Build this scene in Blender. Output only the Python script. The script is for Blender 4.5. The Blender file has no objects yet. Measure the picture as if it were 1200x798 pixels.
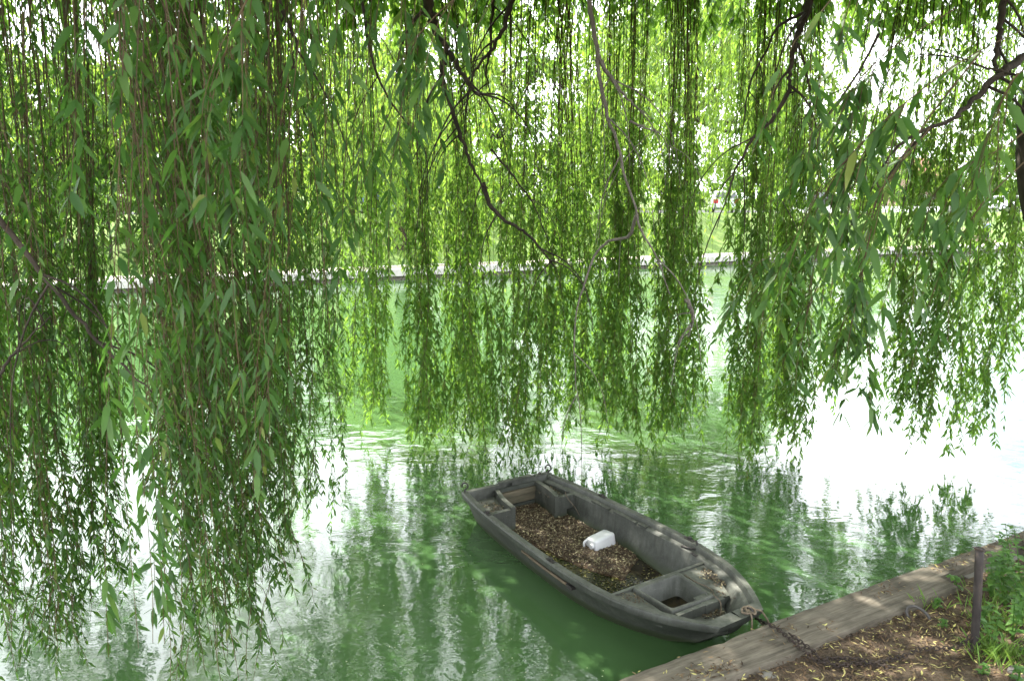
import bpy, bmesh, math, random
import numpy as np
from mathutils import Vector, Matrix
random.seed(7)
RNG = np.random.default_rng(11)
S = bpy.context.scene
COL = S.collection
PI = math.pi
R = math.radians
# ------------------------------------------------------------------ camera frame
F, YH, H = 850.0, 245.0, 2.85
TH = math.atan((399 - YH) / F)
_f = np.array([0, math.cos(TH), -math.sin(TH)])
_u = np.array([0, math.sin(TH), math.cos(TH)])
def ray(u, v):
    return _f + np.array([1, 0, 0]) * (u - 600) / F + _u * (399 - v) / F
def P(u, v, D):                       # world point seen in direction (u,v) at forward distance D
    d = ray(u, v); return np.array([0, 0, H]) + d * (D / d[1])
def G(u, v, z=0.0):                   # world point seen in direction (u,v) at height z
    d = ray(u, v); return np.array([0, 0, H]) + d * ((z - H) / d[2])
BA = R(28.0)                          # the canal runs 28 degrees off the picture plane
BS = np.array([math.cos(BA), math.sin(BA)]); BT = np.array([-math.sin(BA), math.cos(BA)])
def ST(s, t, z=0.0):                  # canal coordinates: s along, t across
    p = BS * s + BT * t; return np.array([p[0], p[1], z])
T_NEAR, T_FAR = 2.87, 28.2

# ------------------------------------------------------------------ helpers
def tag(o, label=None, cat=None, group=None, kind=None):
    if label: o['label'] = label
    if cat: o['category'] = cat
    if group: o['group'] = group
    if kind: o['kind'] = kind
    return o
def link(o, parent=None):
    COL.objects.link(o)
    if parent is not None: o.parent = parent
    return o
def empty(name, loc=(0, 0, 0), rz=0.0, parent=None):
    o = bpy.data.objects.new(name, None); o.empty_display_size = .1
    o.location = loc; o.rotation_euler = (0, 0, rz)
    return link(o, parent)
def np_mesh(name, V, Q, mats, parent=None, smooth=True, mi=None, T=None):
    """mesh object from vertex array and quad array (and optional triangle array)"""
    V = np.asarray(V, np.float32); Q = np.asarray(Q, np.int32).reshape(-1, 4)
    me = bpy.data.meshes.new(name)
    loops = Q.ravel(); ls = np.arange(len(Q)) * 4; lt = np.full(len(Q), 4)
    if T is not None and len(T):
        T = np.asarray(T, np.int32).reshape(-1, 3)
        ls = np.concatenate([ls, len(loops) + np.arange(len(T)) * 3]); lt = np.concatenate([lt, np.full(len(T), 3)])
        loops = np.concatenate([loops, T.ravel()])
    me.vertices.add(len(V)); me.vertices.foreach_set('co', V.ravel())
    me.loops.add(len(loops)); me.loops.foreach_set('vertex_index', loops.astype(np.int32))
    me.polygons.add(len(ls)); me.polygons.foreach_set('loop_start', ls.astype(np.int32))
    try: me.polygons.foreach_set('loop_total', lt.astype(np.int32))
    except Exception: pass
    if not isinstance(mats, (list, tuple)): mats = [mats]
    for m in mats: me.materials.append(m)
    if mi is not None: me.polygons.foreach_set('material_index', np.asarray(mi, np.int32))
    me.polygons.foreach_set('use_smooth', np.full(len(ls), smooth))
    me.update(calc_edges=True); me.validate()
    return link(bpy.data.objects.new(name, me), parent)
def bm_obj(name, bm, mat, parent=None, smooth=None, bevel=0.0):
    me = bpy.data.meshes.new(name)
    if bevel:
        bmesh.ops.bevel(bm, geom=[e for e in bm.edges if len(e.link_faces) == 2 and e.calc_face_angle(0) > .5], offset=bevel, segments=2, affect='EDGES', profile=.5)
    bmesh.ops.recalc_face_normals(bm, faces=bm.faces)
    bm.to_mesh(me); bm.free()
    mats = mat if isinstance(mat, (list, tuple)) else [mat]
    for m in mats: me.materials.append(m)
    if smooth is not None:
        for p in me.polygons: p.use_smooth = True
        me.set_sharp_from_angle(angle=R(smooth))
    return link(bpy.data.objects.new(name, me), parent)
def add_box(bm, lo, hi, M=None):
    vs = [bm.verts.new((x, y, z)) for x in (lo[0], hi[0]) for y in (lo[1], hi[1]) for z in (lo[2], hi[2])]
    for f in ((0,1,3,2),(4,6,7,5),(0,4,5,1),(2,3,7,6),(0,2,6,4),(1,5,7,3)): bm.faces.new([vs[i] for i in f])
    if M is not None:
        for v in vs: v.co = M @ v.co
    return vs
def add_prism(bm, poly, z0, z1, M=None):
    """poly of (x,y) extruded from z0 to z1; z may be functions"""
    a = [bm.verts.new((x, y, z0)) for x, y in poly]; b = [bm.verts.new((x, y, z1)) for x, y in poly]
    n = len(poly)
    bm.faces.new(a[::-1]); bm.faces.new(b)
    for i in range(n): bm.faces.new((a[i], a[(i+1) % n], b[(i+1) % n], b[i]))
    if M is not None:
        for v in a + b: v.co = M @ v.co
def tube_arr(pts, rad, sides=6, cap=True):
    pts = np.asarray(pts, float); n = len(pts); rad = np.broadcast_to(rad, (n,))
    tan = np.gradient(pts, axis=0); tan /= np.linalg.norm(tan, axis=1)[:, None] + 1e-9
    ref = np.array([0, 0, 1.]) if abs(tan[0][2]) < .8 else np.array([1., 0, 0])
    V = []
    for i in range(n):
        a = np.cross(tan[i], ref); a /= np.linalg.norm(a) + 1e-9; ref = np.cross(a, tan[i])
        for k in range(sides):
            q = 2 * PI * k / sides; V.append(pts[i] + rad[i] * (math.cos(q) * a + math.sin(q) * ref))
    Q = [(i*sides+k, i*sides+(k+1) % sides, (i+1)*sides+(k+1) % sides, (i+1)*sides+k) for i in range(n-1) for k in range(sides)]
    T = []
    if cap:
        V.append(pts[0]); V.append(pts[-1]); c0, c1 = n*sides, n*sides+1
        T = [(c0, (k+1) % sides, k) for k in range(sides)] + [(c1, (n-1)*sides+k, (n-1)*sides+(k+1) % sides) for k in range(sides)]
    return np.array(V), np.array(Q), np.array(T)
class Bag:
    def __init__(s): s.V, s.Q, s.T, s.n = [], [], [], 0
    def add(s, V, Q, T=()):
        s.V.append(np.asarray(V)); s.Q.append(np.asarray(Q).reshape(-1, 4) + s.n)
        if len(T): s.T.append(np.asarray(T).reshape(-1, 3) + s.n)
        s.n += len(V)
    def tube(s, pts, rad, sides=6): s.add(*tube_arr(pts, rad, sides))
    def build(s, name, mat, parent=None, smooth=True):
        return np_mesh(name, np.concatenate(s.V), np.concatenate(s.Q), mat, parent, smooth, T=np.concatenate(s.T) if s.T else None)
def smooth_path(pts, n=24):
    """Catmull-Rom through the given points"""
    p = np.asarray(pts, float); p = np.vstack([2*p[0]-p[1], p, 2*p[-1]-p[-2]]); out = []
    m = len(p) - 3
    for i in np.linspace(0, m - 1e-6, n):
        k = int(i); t = i - k; a, b, c, d = p[k:k+4]
        out.append(.5*((2*b)+(-a+c)*t+(2*a-5*b+4*c-d)*t*t+(-a+3*b-3*c+d)*t**3))
    return np.array(out)
def norm(a): return a / (np.linalg.norm(a, axis=-1, keepdims=True) + 1e-9)

# ------------------------------------------------------------------ materials
def mat(name):
    m = bpy.data.materials.new(name); m.use_nodes = True
    nt = m.node_tree; b = nt.nodes['Principled BSDF']; return m, nt, b
def N(nt, t, **kw):
    n = nt.nodes.new(t)
    for k, v in kw.items():
        if k in n.inputs.keys(): n.inputs[k].default_value = v
        else: setattr(n, k, v)
    return n
def ramp(nt, fac, stops):
    r = nt.nodes.new('ShaderNodeValToRGB'); e = r.color_ramp.elements
    while len(e) < len(stops): e.new(.5)
    for i, (p, c) in enumerate(stops): e[i].position = p; e[i].color = (*c, 1)
    nt.links.new(fac, r.inputs[0]); return r.outputs[0]
def coords(nt, scale=(1, 1, 1), rot=(0, 0, 0), src='Object'):
    tc = nt.nodes.new('ShaderNodeTexCoord'); mp = N(nt, 'ShaderNodeMapping'); mp.inputs['Scale'].default_value = scale; mp.inputs['Rotation'].default_value = rot
    nt.links.new(tc.outputs[src], mp.inputs[0]); return mp.outputs[0]
def noise(nt, vec, scale, detail=4, rough=.55, dist=0.0):
    n = N(nt, 'ShaderNodeTexNoise', Scale=scale, Detail=detail, Roughness=rough, Distortion=dist); nt.links.new(vec, n.inputs['Vector']); return n.outputs['Fac']
def bump(nt, b, fac, strength, dist, prev=None):
    n = N(nt, 'ShaderNodeBump', Strength=strength, Distance=dist); nt.links.new(fac, n.inputs['Height'])
    if prev is not None: nt.links.new(prev, n.inputs['Normal'])
    nt.links.new(n.outputs[0], b.inputs['Normal']); return n.outputs[0]
def rough_mat(name, stops, scale, rough=.85, bs=.4, bd=.01, cs=(1, 1, 1), spec=.3, detail=6, fine=None):
    m, nt, b = mat(name); v = coords(nt, cs); f = noise(nt, v, scale, detail, .62)
    nt.links.new(ramp(nt, f, stops), b.inputs['Base Color']); b.inputs['Roughness'].default_value = rough
    b.inputs['Specular IOR Level'].default_value = spec
    bump(nt, b, noise(nt, v, fine or scale * 4, 5), bs, bd); return m
def plain(name, col, rough=.5, metal=0.0, spec=.5):
    m, nt, b = mat(name); v = coords(nt); f = noise(nt, v, 6, 4)
    c = np.array(col); nt.links.new(ramp(nt, f, [(.3, tuple(c * .88)), (.7, tuple(np.minimum(c * 1.1, 1)))]), b.inputs['Base Color'])
    b.inputs['Roughness'].default_value = rough; b.inputs['Metallic'].default_value = metal; b.inputs['Specular IOR Level'].default_value = spec; return m
def leaf_mat(name, stops, trans, tfac=.42, rough=.5, spec=.3):
    m, nt, b = mat(name); g = nt.nodes.new('ShaderNodeNewGeometry')
    c = ramp(nt, g.outputs['Random Per Island'], stops)
    nt.links.new(c, b.inputs['Base Color']); b.inputs['Roughness'].default_value = rough; b.inputs['Specular IOR Level'].default_value = spec
    tr = nt.nodes.new('ShaderNodeBsdfTranslucent'); hs = N(nt, 'ShaderNodeMix', data_type='RGBA', blend_type='MULTIPLY'); hs.inputs[0].default_value = .35
    hs.inputs[6].default_value = (*trans, 1)
    h2 = N(nt, 'ShaderNodeMath', operation='MULTIPLY_ADD'); nt.links.new(g.outputs['Random Per Island'], h2.inputs[0]); h2.inputs[1].default_value = 7.31; h2.inputs[2].default_value = .2
    fr = N(nt, 'ShaderNodeMath', operation='FRACT'); nt.links.new(h2.outputs[0], fr.inputs[0])
    c2 = ramp(nt, fr.outputs[0], [(0, (.55, .75, .6)), (1, (1, 1, .8))]); nt.links.new(c2, hs.inputs[7])
    nt.links.new(hs.outputs[2], tr.inputs[0])
    mx = nt.nodes.new('ShaderNodeMixShader'); mx.inputs[0].default_value = tfac
    nt.links.new(b.outputs[0], mx.inputs[1]); nt.links.new(tr.outputs[0], mx.inputs[2]); nt.links.new(mx.outputs[0], nt.nodes['Material Output'].inputs[0]); return m

M = {}
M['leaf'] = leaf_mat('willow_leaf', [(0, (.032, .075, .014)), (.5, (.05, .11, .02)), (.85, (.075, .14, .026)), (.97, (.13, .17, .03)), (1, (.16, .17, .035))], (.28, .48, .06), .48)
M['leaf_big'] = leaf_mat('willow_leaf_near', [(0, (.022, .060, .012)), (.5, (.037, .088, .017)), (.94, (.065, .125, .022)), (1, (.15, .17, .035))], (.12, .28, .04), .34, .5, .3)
M['leaf_shade'] = leaf_mat('willow_leaf_shaded', [(0, (.020, .054, .010)), (.5, (.034, .080, .014)), (.93, (.056, .108, .020)), (1, (.14, .16, .035))], (.20, .39, .05), .44)  # willow leaf copy, darkened in colour for the shaded left mass
M['leaf_sunlit'] = leaf_mat('willow_leaf_sunlit', [(0, (.05, .10, .015)), (.6, (.075, .145, .02)), (1, (.13, .19, .03))], (.33, .50, .06), .48)  # willow leaf copy, brightened in colour for the sunlit rank behind
M['leaf_far'] = leaf_mat('tree_leaf', [(0, (.03, .07, .015)), (.6, (.05, .10, .02)), (1, (.085, .14, .03))], (.18, .32, .04), .36)
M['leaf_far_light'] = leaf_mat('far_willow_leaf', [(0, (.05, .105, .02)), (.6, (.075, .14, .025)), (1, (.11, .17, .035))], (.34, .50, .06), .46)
M['leaf_weed'] = leaf_mat('weed_leaf', [(0, (.045, .11, .022)), (.6, (.065, .15, .03)), (1, (.10, .19, .04))], (.22, .42, .06), .35, .5)
M['grass_blade'] = leaf_mat('grass_blade', [(0, (.06, .13, .02)), (.6, (.09, .17, .03)), (1, (.14, .20, .05))], (.26, .4, .06), .35, .5)
M['stem'] = rough_mat('willow_twig', [(.3, (.045, .030, .014)), (.7, (.085, .06, .024))], 6, .75, .2, .002)
M['bark'] = rough_mat('willow_bark', [(.3, (.018, .014, .010)), (.55, (.04, .031, .022)), (.75, (.075, .06, .045))], 9, .9, .8, .012, (1, 1, .35))
M['deadwood'] = rough_mat('dead_bark', [(.3, (.10, .085, .07)), (.7, (.2, .175, .15))], 14, .85, .5, .004, (1, 1, .4))
M['litter'] = leaf_mat('dry_leaf', [(0, (.022, .015, .010)), (.3, (.055, .033, .018)), (.58, (.10, .062, .034)), (.78, (.17, .12, .06)), (.88, (.30, .26, .11)), (1, (.45, .42, .14))], (.12, .07, .03), .12, .7, .3)
M['litter_boat'] = leaf_mat('dry_leaf_in_boat', [(0, (.020, .014, .009)), (.45, (.055, .038, .022)), (.72, (.11, .080, .046)), (.88, (.21, .17, .095)), (1, (.42, .38, .22))], (.12, .07, .03), .1, .6, .35)
M['litter_wet'] = leaf_mat('wet_leaf', [(0, (.02, .016, .006)), (.5, (.045, .038, .010)), (.85, (.085, .085, .02)), (1, (.25, .22, .09))], (.05, .05, .02), .08, .25, .5)
M['mulch'] = rough_mat('leaf_mulch', [(.3, (.022, .014, .008)), (.5, (.05, .03, .017)), (.68, (.10, .062, .033)), (.8, (.16, .11, .06))], 55, .9, .8, .01, fine=160)
M['soil'] = rough_mat('bank_soil', [(.28, (.034, .024, .016)), (.45, (.070, .050, .033)), (.6, (.115, .083, .055)), (.75, (.17, .135, .095))], 9, .95, .9, .02, fine=70, detail=10)
M['grass'] = rough_mat('grass_slope', [(.3, (.06, .11, .022)), (.5, (.09, .145, .03)), (.7, (.125, .175, .04))], 1.2, .95, .8, .05, fine=14)
M['road'] = rough_mat('asphalt', [(.3, (.045, .045, .048)), (.7, (.065, .065, .068))], 8, .9, .3, .004)
M['path'] = rough_mat('gravel_path', [(.3, (.26, .22, .17)), (.7, (.36, .31, .25))], 3, .95, .5, .006, fine=40)
M['stone'] = rough_mat('quay_stone', [(.3, (.24, .23, .21)), (.7, (.38, .365, .34))], 4, .85, .4, .01)
M['stone_dark'] = rough_mat('quay_stone_shaded', [(.3, (.06, .055, .045)), (.7, (.12, .11, .09))], 3, .85, .5, .02)
M['rock'] = rough_mat('grey_stone', [(.3, (.04, .038, .036)), (.7, (.09, .085, .08))], 12, .9, .5, .008)
M['stone_slab'] = rough_mat('slab', [(.3, (.13, .12, .105)), (.7, (.21, .20, .175))], 6, .9, .5, .006, fine=60)
# timber
def timber():
    m, nt, b = mat('weathered_timber'); v = coords(nt, (1.8, 20, 20)); v2 = coords(nt, (1, 1, 1)); v3 = coords(nt, (2.2, 120, 60))
    f = noise(nt, v, 2.2, 8, .6, .4); st = noise(nt, v2, 3.5, 5, .6); fg = noise(nt, v3, 2, 4, .6)
    c1 = ramp(nt, f, [(.25, (.052, .045, .036)), (.5, (.108, .096, .078)), (.75, (.165, .149, .125))])
    mx = N(nt, 'ShaderNodeMix', data_type='RGBA', blend_type='MULTIPLY'); mx.inputs[0].default_value = .8
    nt.links.new(c1, mx.inputs[6]); nt.links.new(ramp(nt, st, [(.3, (.36, .34, .27)), (.5, (.9, .87, .8)), (.7, (1.25, 1.2, 1.1))]), mx.inputs[7])
    nt.links.new(mx.outputs[2], b.inputs['Base Color']); b.inputs['Roughness'].default_value = .9; b.inputs['Specular IOR Level'].default_value = .25
    p = bump(nt, b, f, .6, .006); bump(nt, b, fg, .6, .003, p); return m
M['timber'] = timber()
# boat plastic: dull grey-green moulding with chalky wear and streaks
def boatmat():
    m, nt, b = mat('boat_moulding'); v = coords(nt, (1, 1, 1)); vs = coords(nt, (9, 9, 1.3))
    f = noise(nt, v, 4.5, 8, .65); st = noise(nt, vs, 4, 6, .65); fs = noise(nt, v, 45, 4, .7)
    c = ramp(nt, f, [(.3, (.030, .033, .028)), (.5, (.050, .054, .046)), (.7, (.078, .082, .072))])
    mx = N(nt, 'ShaderNodeMix', data_type='RGBA', blend_type='MULTIPLY'); mx.inputs[0].default_value = .75
    nt.links.new(c, mx.inputs[6]); nt.links.new(ramp(nt, st, [(.32, (.5, .5, .45)), (.6, (1, 1, 1)), (.8, (1.25, 1.25, 1.2))]), mx.inputs[7])
    m2 = N(nt, 'ShaderNodeMix', data_type='RGBA', blend_type='MULTIPLY'); m2.inputs[0].default_value = .6
    nt.links.new(mx.outputs[2], m2.inputs[6]); nt.links.new(ramp(nt, fs, [(.3, (.6, .57, .5)), (.5, (1, 1, 1))]), m2.inputs[7])
    vk = coords(nt, (2.5, 2.5, 40)); sc = ramp(nt, noise(nt, vk, 5, 3, .7, 1.2), [(.66, (0, 0, 0)), (.70, (1, 1, 1))]); sm = N(nt, 'ShaderNodeMath', operation='MULTIPLY'); nt.links.new(sc, sm.inputs[0]); sm.inputs[1].default_value = .55
    m5 = N(nt, 'ShaderNodeMix', data_type='RGBA'); nt.links.new(sm.outputs[0], m5.inputs[0]); nt.links.new(m2.outputs[2], m5.inputs[6]); m5.inputs[7].default_value = (.17, .17, .155, 1); m2 = m5
    # upward faces are paler than the walls
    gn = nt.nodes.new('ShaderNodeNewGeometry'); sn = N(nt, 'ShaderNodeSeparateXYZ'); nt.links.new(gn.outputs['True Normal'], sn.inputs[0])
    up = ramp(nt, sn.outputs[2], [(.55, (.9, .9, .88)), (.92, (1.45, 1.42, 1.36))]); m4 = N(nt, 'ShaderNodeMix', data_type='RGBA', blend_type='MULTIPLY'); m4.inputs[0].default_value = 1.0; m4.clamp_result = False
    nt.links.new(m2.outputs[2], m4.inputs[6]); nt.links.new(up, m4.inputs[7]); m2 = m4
    # dark shadow line near the water, painted into the hull colour
    sx = N(nt, 'ShaderNodeSeparateXYZ'); nt.links.new(v, sx.inputs[0])
    ad = N(nt, 'ShaderNodeMath', operation='MULTIPLY_ADD'); nt.links.new(f, ad.inputs[0]); ad.inputs[1].default_value = -.09; nt.links.new(sx.outputs[2], ad.inputs[2])
    shd = ramp(nt, ad.outputs[0], [(0.0, (1, 1, 1)), (.05, (0, 0, 0))])
    m3 = N(nt, 'ShaderNodeMix', data_type='RGBA'); nt.links.new(shd, m3.inputs[0]); nt.links.new(m2.outputs[2], m3.inputs[6]); m3.inputs[7].default_value = (.022, .03, .012, 1)
    nt.links.new(m3.outputs[2], b.inputs['Base Color']); b.inputs['Roughness'].default_value = .62; b.inputs['Specular IOR Level'].default_value = .4
    bump(nt, b, fs, .25, .002); return m
M['boat'] = boatmat()
M['boat_dark'] = rough_mat('boat_recess', [(.3, (.02, .022, .018)), (.7, (.045, .05, .04))], 7, .7, .3, .003)
M['wood_board'] = rough_mat('stained_board', [(.3, (.05, .05, .032)), (.7, (.11, .09, .06))], 5, .8, .5, .003, (1, 1, 8))
M['wood_strip'] = rough_mat('strip_wood', [(.3, (.07, .055, .035)), (.7, (.13, .10, .065))], 8, .8, .5, .003, (1, 6, 6))
M['iron'] = rough_mat('dark_iron', [(.3, (.012, .012, .012)), (.7, (.04, .034, .03))], 30, .6, .4, .002)
M['rust'] = rough_mat('rusty_iron', [(.3, (.016, .013, .012)), (.55, (.036, .026, .021)), (.75, (.07, .046, .034))], 40, .85, .6, .002)
M['post'] = rough_mat('rusty_pipe', [(.3, (.018, .015, .014)), (.55, (.038, .032, .029)), (.78, (.09, .066, .052))], 16, .8, .5, .003, (1, 1, .35))
M['rope'] = rough_mat('old_rope', [(.3, (.06, .045, .03)), (.7, (.15, .12, .085))], 60, .9, .8, .003)
M['jug'] = plain('white_plastic', (.45, .455, .46), .42)
M['glass'] = plain('window_glass', (.02, .025, .03), .06)
M['tyre'] = plain('rubber', (.02, .02, .02), .8)
M['rim'] = plain('alloy', (.5, .5, .52), .35, .8)
M['tail'] = plain('red_lens', (.5, .015, .015), .2)
M['plate'] = plain('plate', (.7, .7, .66), .5)
for n, c in (('silver', (.55, .57, .6)), ('blue', (.16, .22, .33)), ('dark', (.03, .032, .036)), ('white', (.75, .76, .78))): M['car_' + n] = plain('car_paint_' + n, c, .25)
M['brick'] = rough_mat('pink_render', [(.3, (.30, .2, .17)), (.7, (.42, .3, .26))], 2, .9, .3, .01)
M['tile'] = rough_mat('roof_tile', [(.3, (.16, .07, .045)), (.7, (.26, .12, .08))], 5, .9, .6, .03, (1, 1, 6))
M['white'] = plain('white_wall_paint', (.72, .71, .68), .8)
M['shutter'] = plain('shutter', (.2, .2, .19), .6)
M['skin'] = plain('skin', (.42, .26, .2), .6); M['hair'] = plain('grey_hair', (.3, .29, .28), .8)
M['jacket'] = plain('jacket', (.13, .17, .25), .85); M['trousers'] = plain('trousers', (.02, .022, .03), .85)
M['fluff'] = plain('pale_fluff', (.38, .42, .26), .9)
# water: turbid green, fine wind ripples
def watermat():
    m, nt, b = mat('green_water'); v = coords(nt, (1, 1, 1), (0, 0, -.2)); va = coords(nt, (.75, 1.3, 1), (0, 0, -.15))
    big = noise(nt, v, .35, 3, .5)
    nt.links.new(ramp(nt, big, [(.3, (.037, .079, .027)), (.7, (.042, .087, .030))]), b.inputs['Base Color'])
    b.inputs['Roughness'].default_value = .03; b.inputs['IOR'].default_value = 1.55; b.inputs['Specular IOR Level'].default_value = .6
    patch = ramp(nt, noise(nt, v, .42, 3, .5, .3), [(.40, (.15, .15, .15)), (.68, (1, 1, 1))])
    def rip(sc, det, dist):
        n = noise(nt, va, sc, det, .55, dist); q = N(nt, 'ShaderNodeMath', operation='MULTIPLY'); nt.links.new(n, q.inputs[0]); nt.links.new(patch, q.inputs[1]); return q.outputs[0]
    p = bump(nt, b, rip(3.0, 3, .5), .29, .045)
    p = bump(nt, b, rip(11, 3, .6), .22, .011, p)
    bump(nt, b, noise(nt, v, .8, 2, .5), .22, .06, p)
    return m
M['water'] = watermat()

# ------------------------------------------------------------------ camera, light, world
cam = bpy.data.cameras.new('camera'); cam.sensor_width = 36; cam.lens = 36 * F / 1200; cam.clip_end = 3000; cam.clip_start = .05
co = link(bpy.data.objects.new('camera', cam)); co.location = (0, 0, H); co.rotation_euler = (PI/2 - TH, 0, 0); S.camera = co
cam.dof.use_dof = True; cam.dof.focus_distance = 6.5; cam.dof.aperture_fstop = 6.5
SUN_EL, SUN_AZ = R(56), R(-40)          # azimuth from +Y, negative = to the left
sd = np.array([math.sin(SUN_AZ) * math.cos(SUN_EL), math.cos(SUN_AZ) * math.cos(SUN_EL), math.sin(SUN_EL)])
sun = bpy.data.lights.new('sun', 'SUN'); sun.energy = 4.0; sun.angle = R(.5); sun.color = (1, .95, .86)
so = link(bpy.data.objects.new('sun', sun)); so.rotation_euler = Vector(sd).to_track_quat('Z', 'Y').to_euler(); so.location = (0, 0, 30)
W = bpy.data.worlds.new('World'); S.world = W; W.use_nodes = True
nt = W.node_tree; sky = nt.nodes.new('ShaderNodeTexSky'); sky.sky_type = 'NISHITA'; sky.sun_disc = False
sky.sun_elevation = SUN_EL; sky.sun_rotation = SUN_AZ; sky.dust_density = 4.0; sky.air_density = 1.0; sky.ozone_density = 1.0
tcw = nt.nodes.new('ShaderNodeTexCoord'); mpw = nt.nodes.new('ShaderNodeMapping'); mpw.inputs['Scale'].default_value = (1, 1, 2.6); nt.links.new(tcw.outputs['Generated'], mpw.inputs[0])
cl = noise(nt, mpw.outputs[0], 2.3, 7, .58, .3); clf = ramp(nt, cl, [(.28, (0, 0, 0)), (.48, (1, 1, 1))])
mxw = nt.nodes.new('ShaderNodeMix'); mxw.data_type = 'RGBA'; nt.links.new(clf, mxw.inputs[0]); nt.links.new(sky.outputs[0], mxw.inputs[6]); mxw.inputs[7].default_value = (9.6, 9.9, 10.4, 1)
nt.links.new(mxw.outputs[2], nt.nodes['Background'].inputs[0]); nt.nodes['Background'].inputs[1].default_value = .15
S.view_settings.view_transform = 'Standard'; S.view_settings.look = 'None'; S.view_settings.gamma = 1; S.view_settings.exposure = 2.25
try:
    c = S.cycles; c.use_denoising = True; c.max_bounces = 7; c.diffuse_bounces = 3; c.glossy_bounces = 3; c.transmission_bounces = 3; c.transparent_max_bounces = 4
    c.caustics_reflective = False; c.caustics_refractive = False; c.sample_clamp_indirect = 6
except Exception: pass

# ------------------------------------------------------------------ ground, water, far bank (setting)
def hnoise(x, y, k=1.0, seed=0):
    r = np.random.default_rng(seed); z = np.zeros_like(x)
    for i in range(10):
        a = r.uniform(0, 2*PI); f = k * 1.5 ** (i * .7); z += np.sin((x*math.cos(a) + y*math.sin(a)) * f + r.uniform(0, 6)) / (1 + i * .55)
    return z / 3
def sheet(name, ss, tt, zf, m, rough=0.0):
    s, t = np.meshgrid(ss, tt, indexing='ij'); z = zf(s, t)
    x = BS[0]*s + BT[0]*t; y = BS[1]*s + BT[1]*t
    V = np.stack([x, y, z], -1).reshape(-1, 3); a, b = s.shape
    i = np.arange(a-1)[:, None] * b + np.arange(b-1)[None]; Q = np.stack([i, i+b, i+b+1, i+1], -1).reshape(-1, 4)
    o = np_mesh(name, V, Q, m); o['kind'] = 'structure'; return o
def near_z(s, t):
    z = np.interp(t, [-400, -25, -3, 0, 1.3, 2.2, 2.6, 2.8, 3.2, 4.5], [6, 2.6, 1.45, 1.15, .56, .33, .285, .22, -.9, -1.6])
    w = np.clip((2.7 - t) / .5, 0, 1); return z + w * (hnoise(s, t, 2.3, 3) * .022 + hnoise(s, t, 11, 5) * .008)
ssn = np.concatenate([np.linspace(-400, -12, 14), np.linspace(-10, -3, 14), np.linspace(-2.8, 11, 180), np.linspace(12, 40, 16), np.linspace(60, 500, 9)])
ttn = np.concatenate([[-400, -120, -40, -25, -12, -6], np.linspace(-4, -.5, 12), np.linspace(-.4, 2.9, 56), [3.0, 3.2, 4.5]])
sheet('ground', ssn, ttn, near_z, M['soil'])
sheet('water', np.linspace(-400, 500, 4), np.array([2.72, 14, 28.25]), lambda s, t: 0*s, M['water'])
far_ss = np.concatenate([np.linspace(-400, -30, 12), np.linspace(-28, 90, 80), np.linspace(100, 500, 14)])
sheet('canal_bed', np.array([-400, 500]), np.array([2.8, 28.6]), lambda s, t: 0*s - 1.5, M['stone_dark'])
sheet('path', far_ss, np.array([28.9, 30.4]), lambda s, t: 0*s + .42, M['path'])
sheet('grass_bank', far_ss, np.concatenate([np.linspace(30.4, 37, 14)]), lambda s, t: np.interp(t, [30.4, 31, 36, 37], [.424, .5, 2.5, 2.6]) + hnoise(s, t, .7, 9) * .06 * np.clip(t - 30.4, 0, 1) * np.clip(37 - t, 0, 1), M['grass'])
sheet('road', far_ss, np.array([37, 44.5]), lambda s, t: 0*s + 2.6, M['road'])
sheet('far_ground', far_ss, np.concatenate([[44.5, 46], np.linspace(50, 120, 8), [250, 600]]), lambda s, t: np.interp(t, [44.5, 46, 600], [2.72, 2.75, 14]) + 0*s, M['grass'])
# painted centre dashes on the road
b = Bag()
for s0 in np.arange(-40, 100, 6.0):
    c = [ST(s0, 40.7, 2.604), ST(s0+3, 40.7, 2.604), ST(s0+3, 40.82, 2.604), ST(s0, 40.82, 2.604)]; b.add(c, [(0, 1, 2, 3)])
o = b.build('road_marking', M['white']); o['kind'] = 'structure'
MC = Matrix.Rotation(BA, 4, 'Z')
def canal_M(s, t, z=0, r=0.0): return Matrix.Translation(Vector(ST(s, t, z))) @ Matrix.Rotation(BA + r, 4, 'Z')
# far quay: wall face coloured dark for the shade under the lip, a pale stone coping made of long blocks
bm = bmesh.new(); add_box(bm, (-400, 28.32, -1.5), (500, 28.9, .16), MC); bm_obj('quay_wall', bm, M['stone_dark'])['kind'] = 'structure'
bm = bmesh.new(); s = -60.0
while s < 150:
    l = random.uniform(1.6, 2.6); dz = random.uniform(-.015, .02); add_box(bm, (s, 28.18 + random.uniform(-.02, .02), .165), (s + l - .03, 28.9, .43 + dz), MC); s += l
bm_obj('quay_coping', bm, M['stone'], bevel=.015)['kind'] = 'structure'
bm = bmesh.new(); add_box(bm, (-60, 44.5, 2.5), (120, 44.7, 2.73), MC); bm_obj('road_kerb', bm, M['stone'])['kind'] = 'structure'

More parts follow.
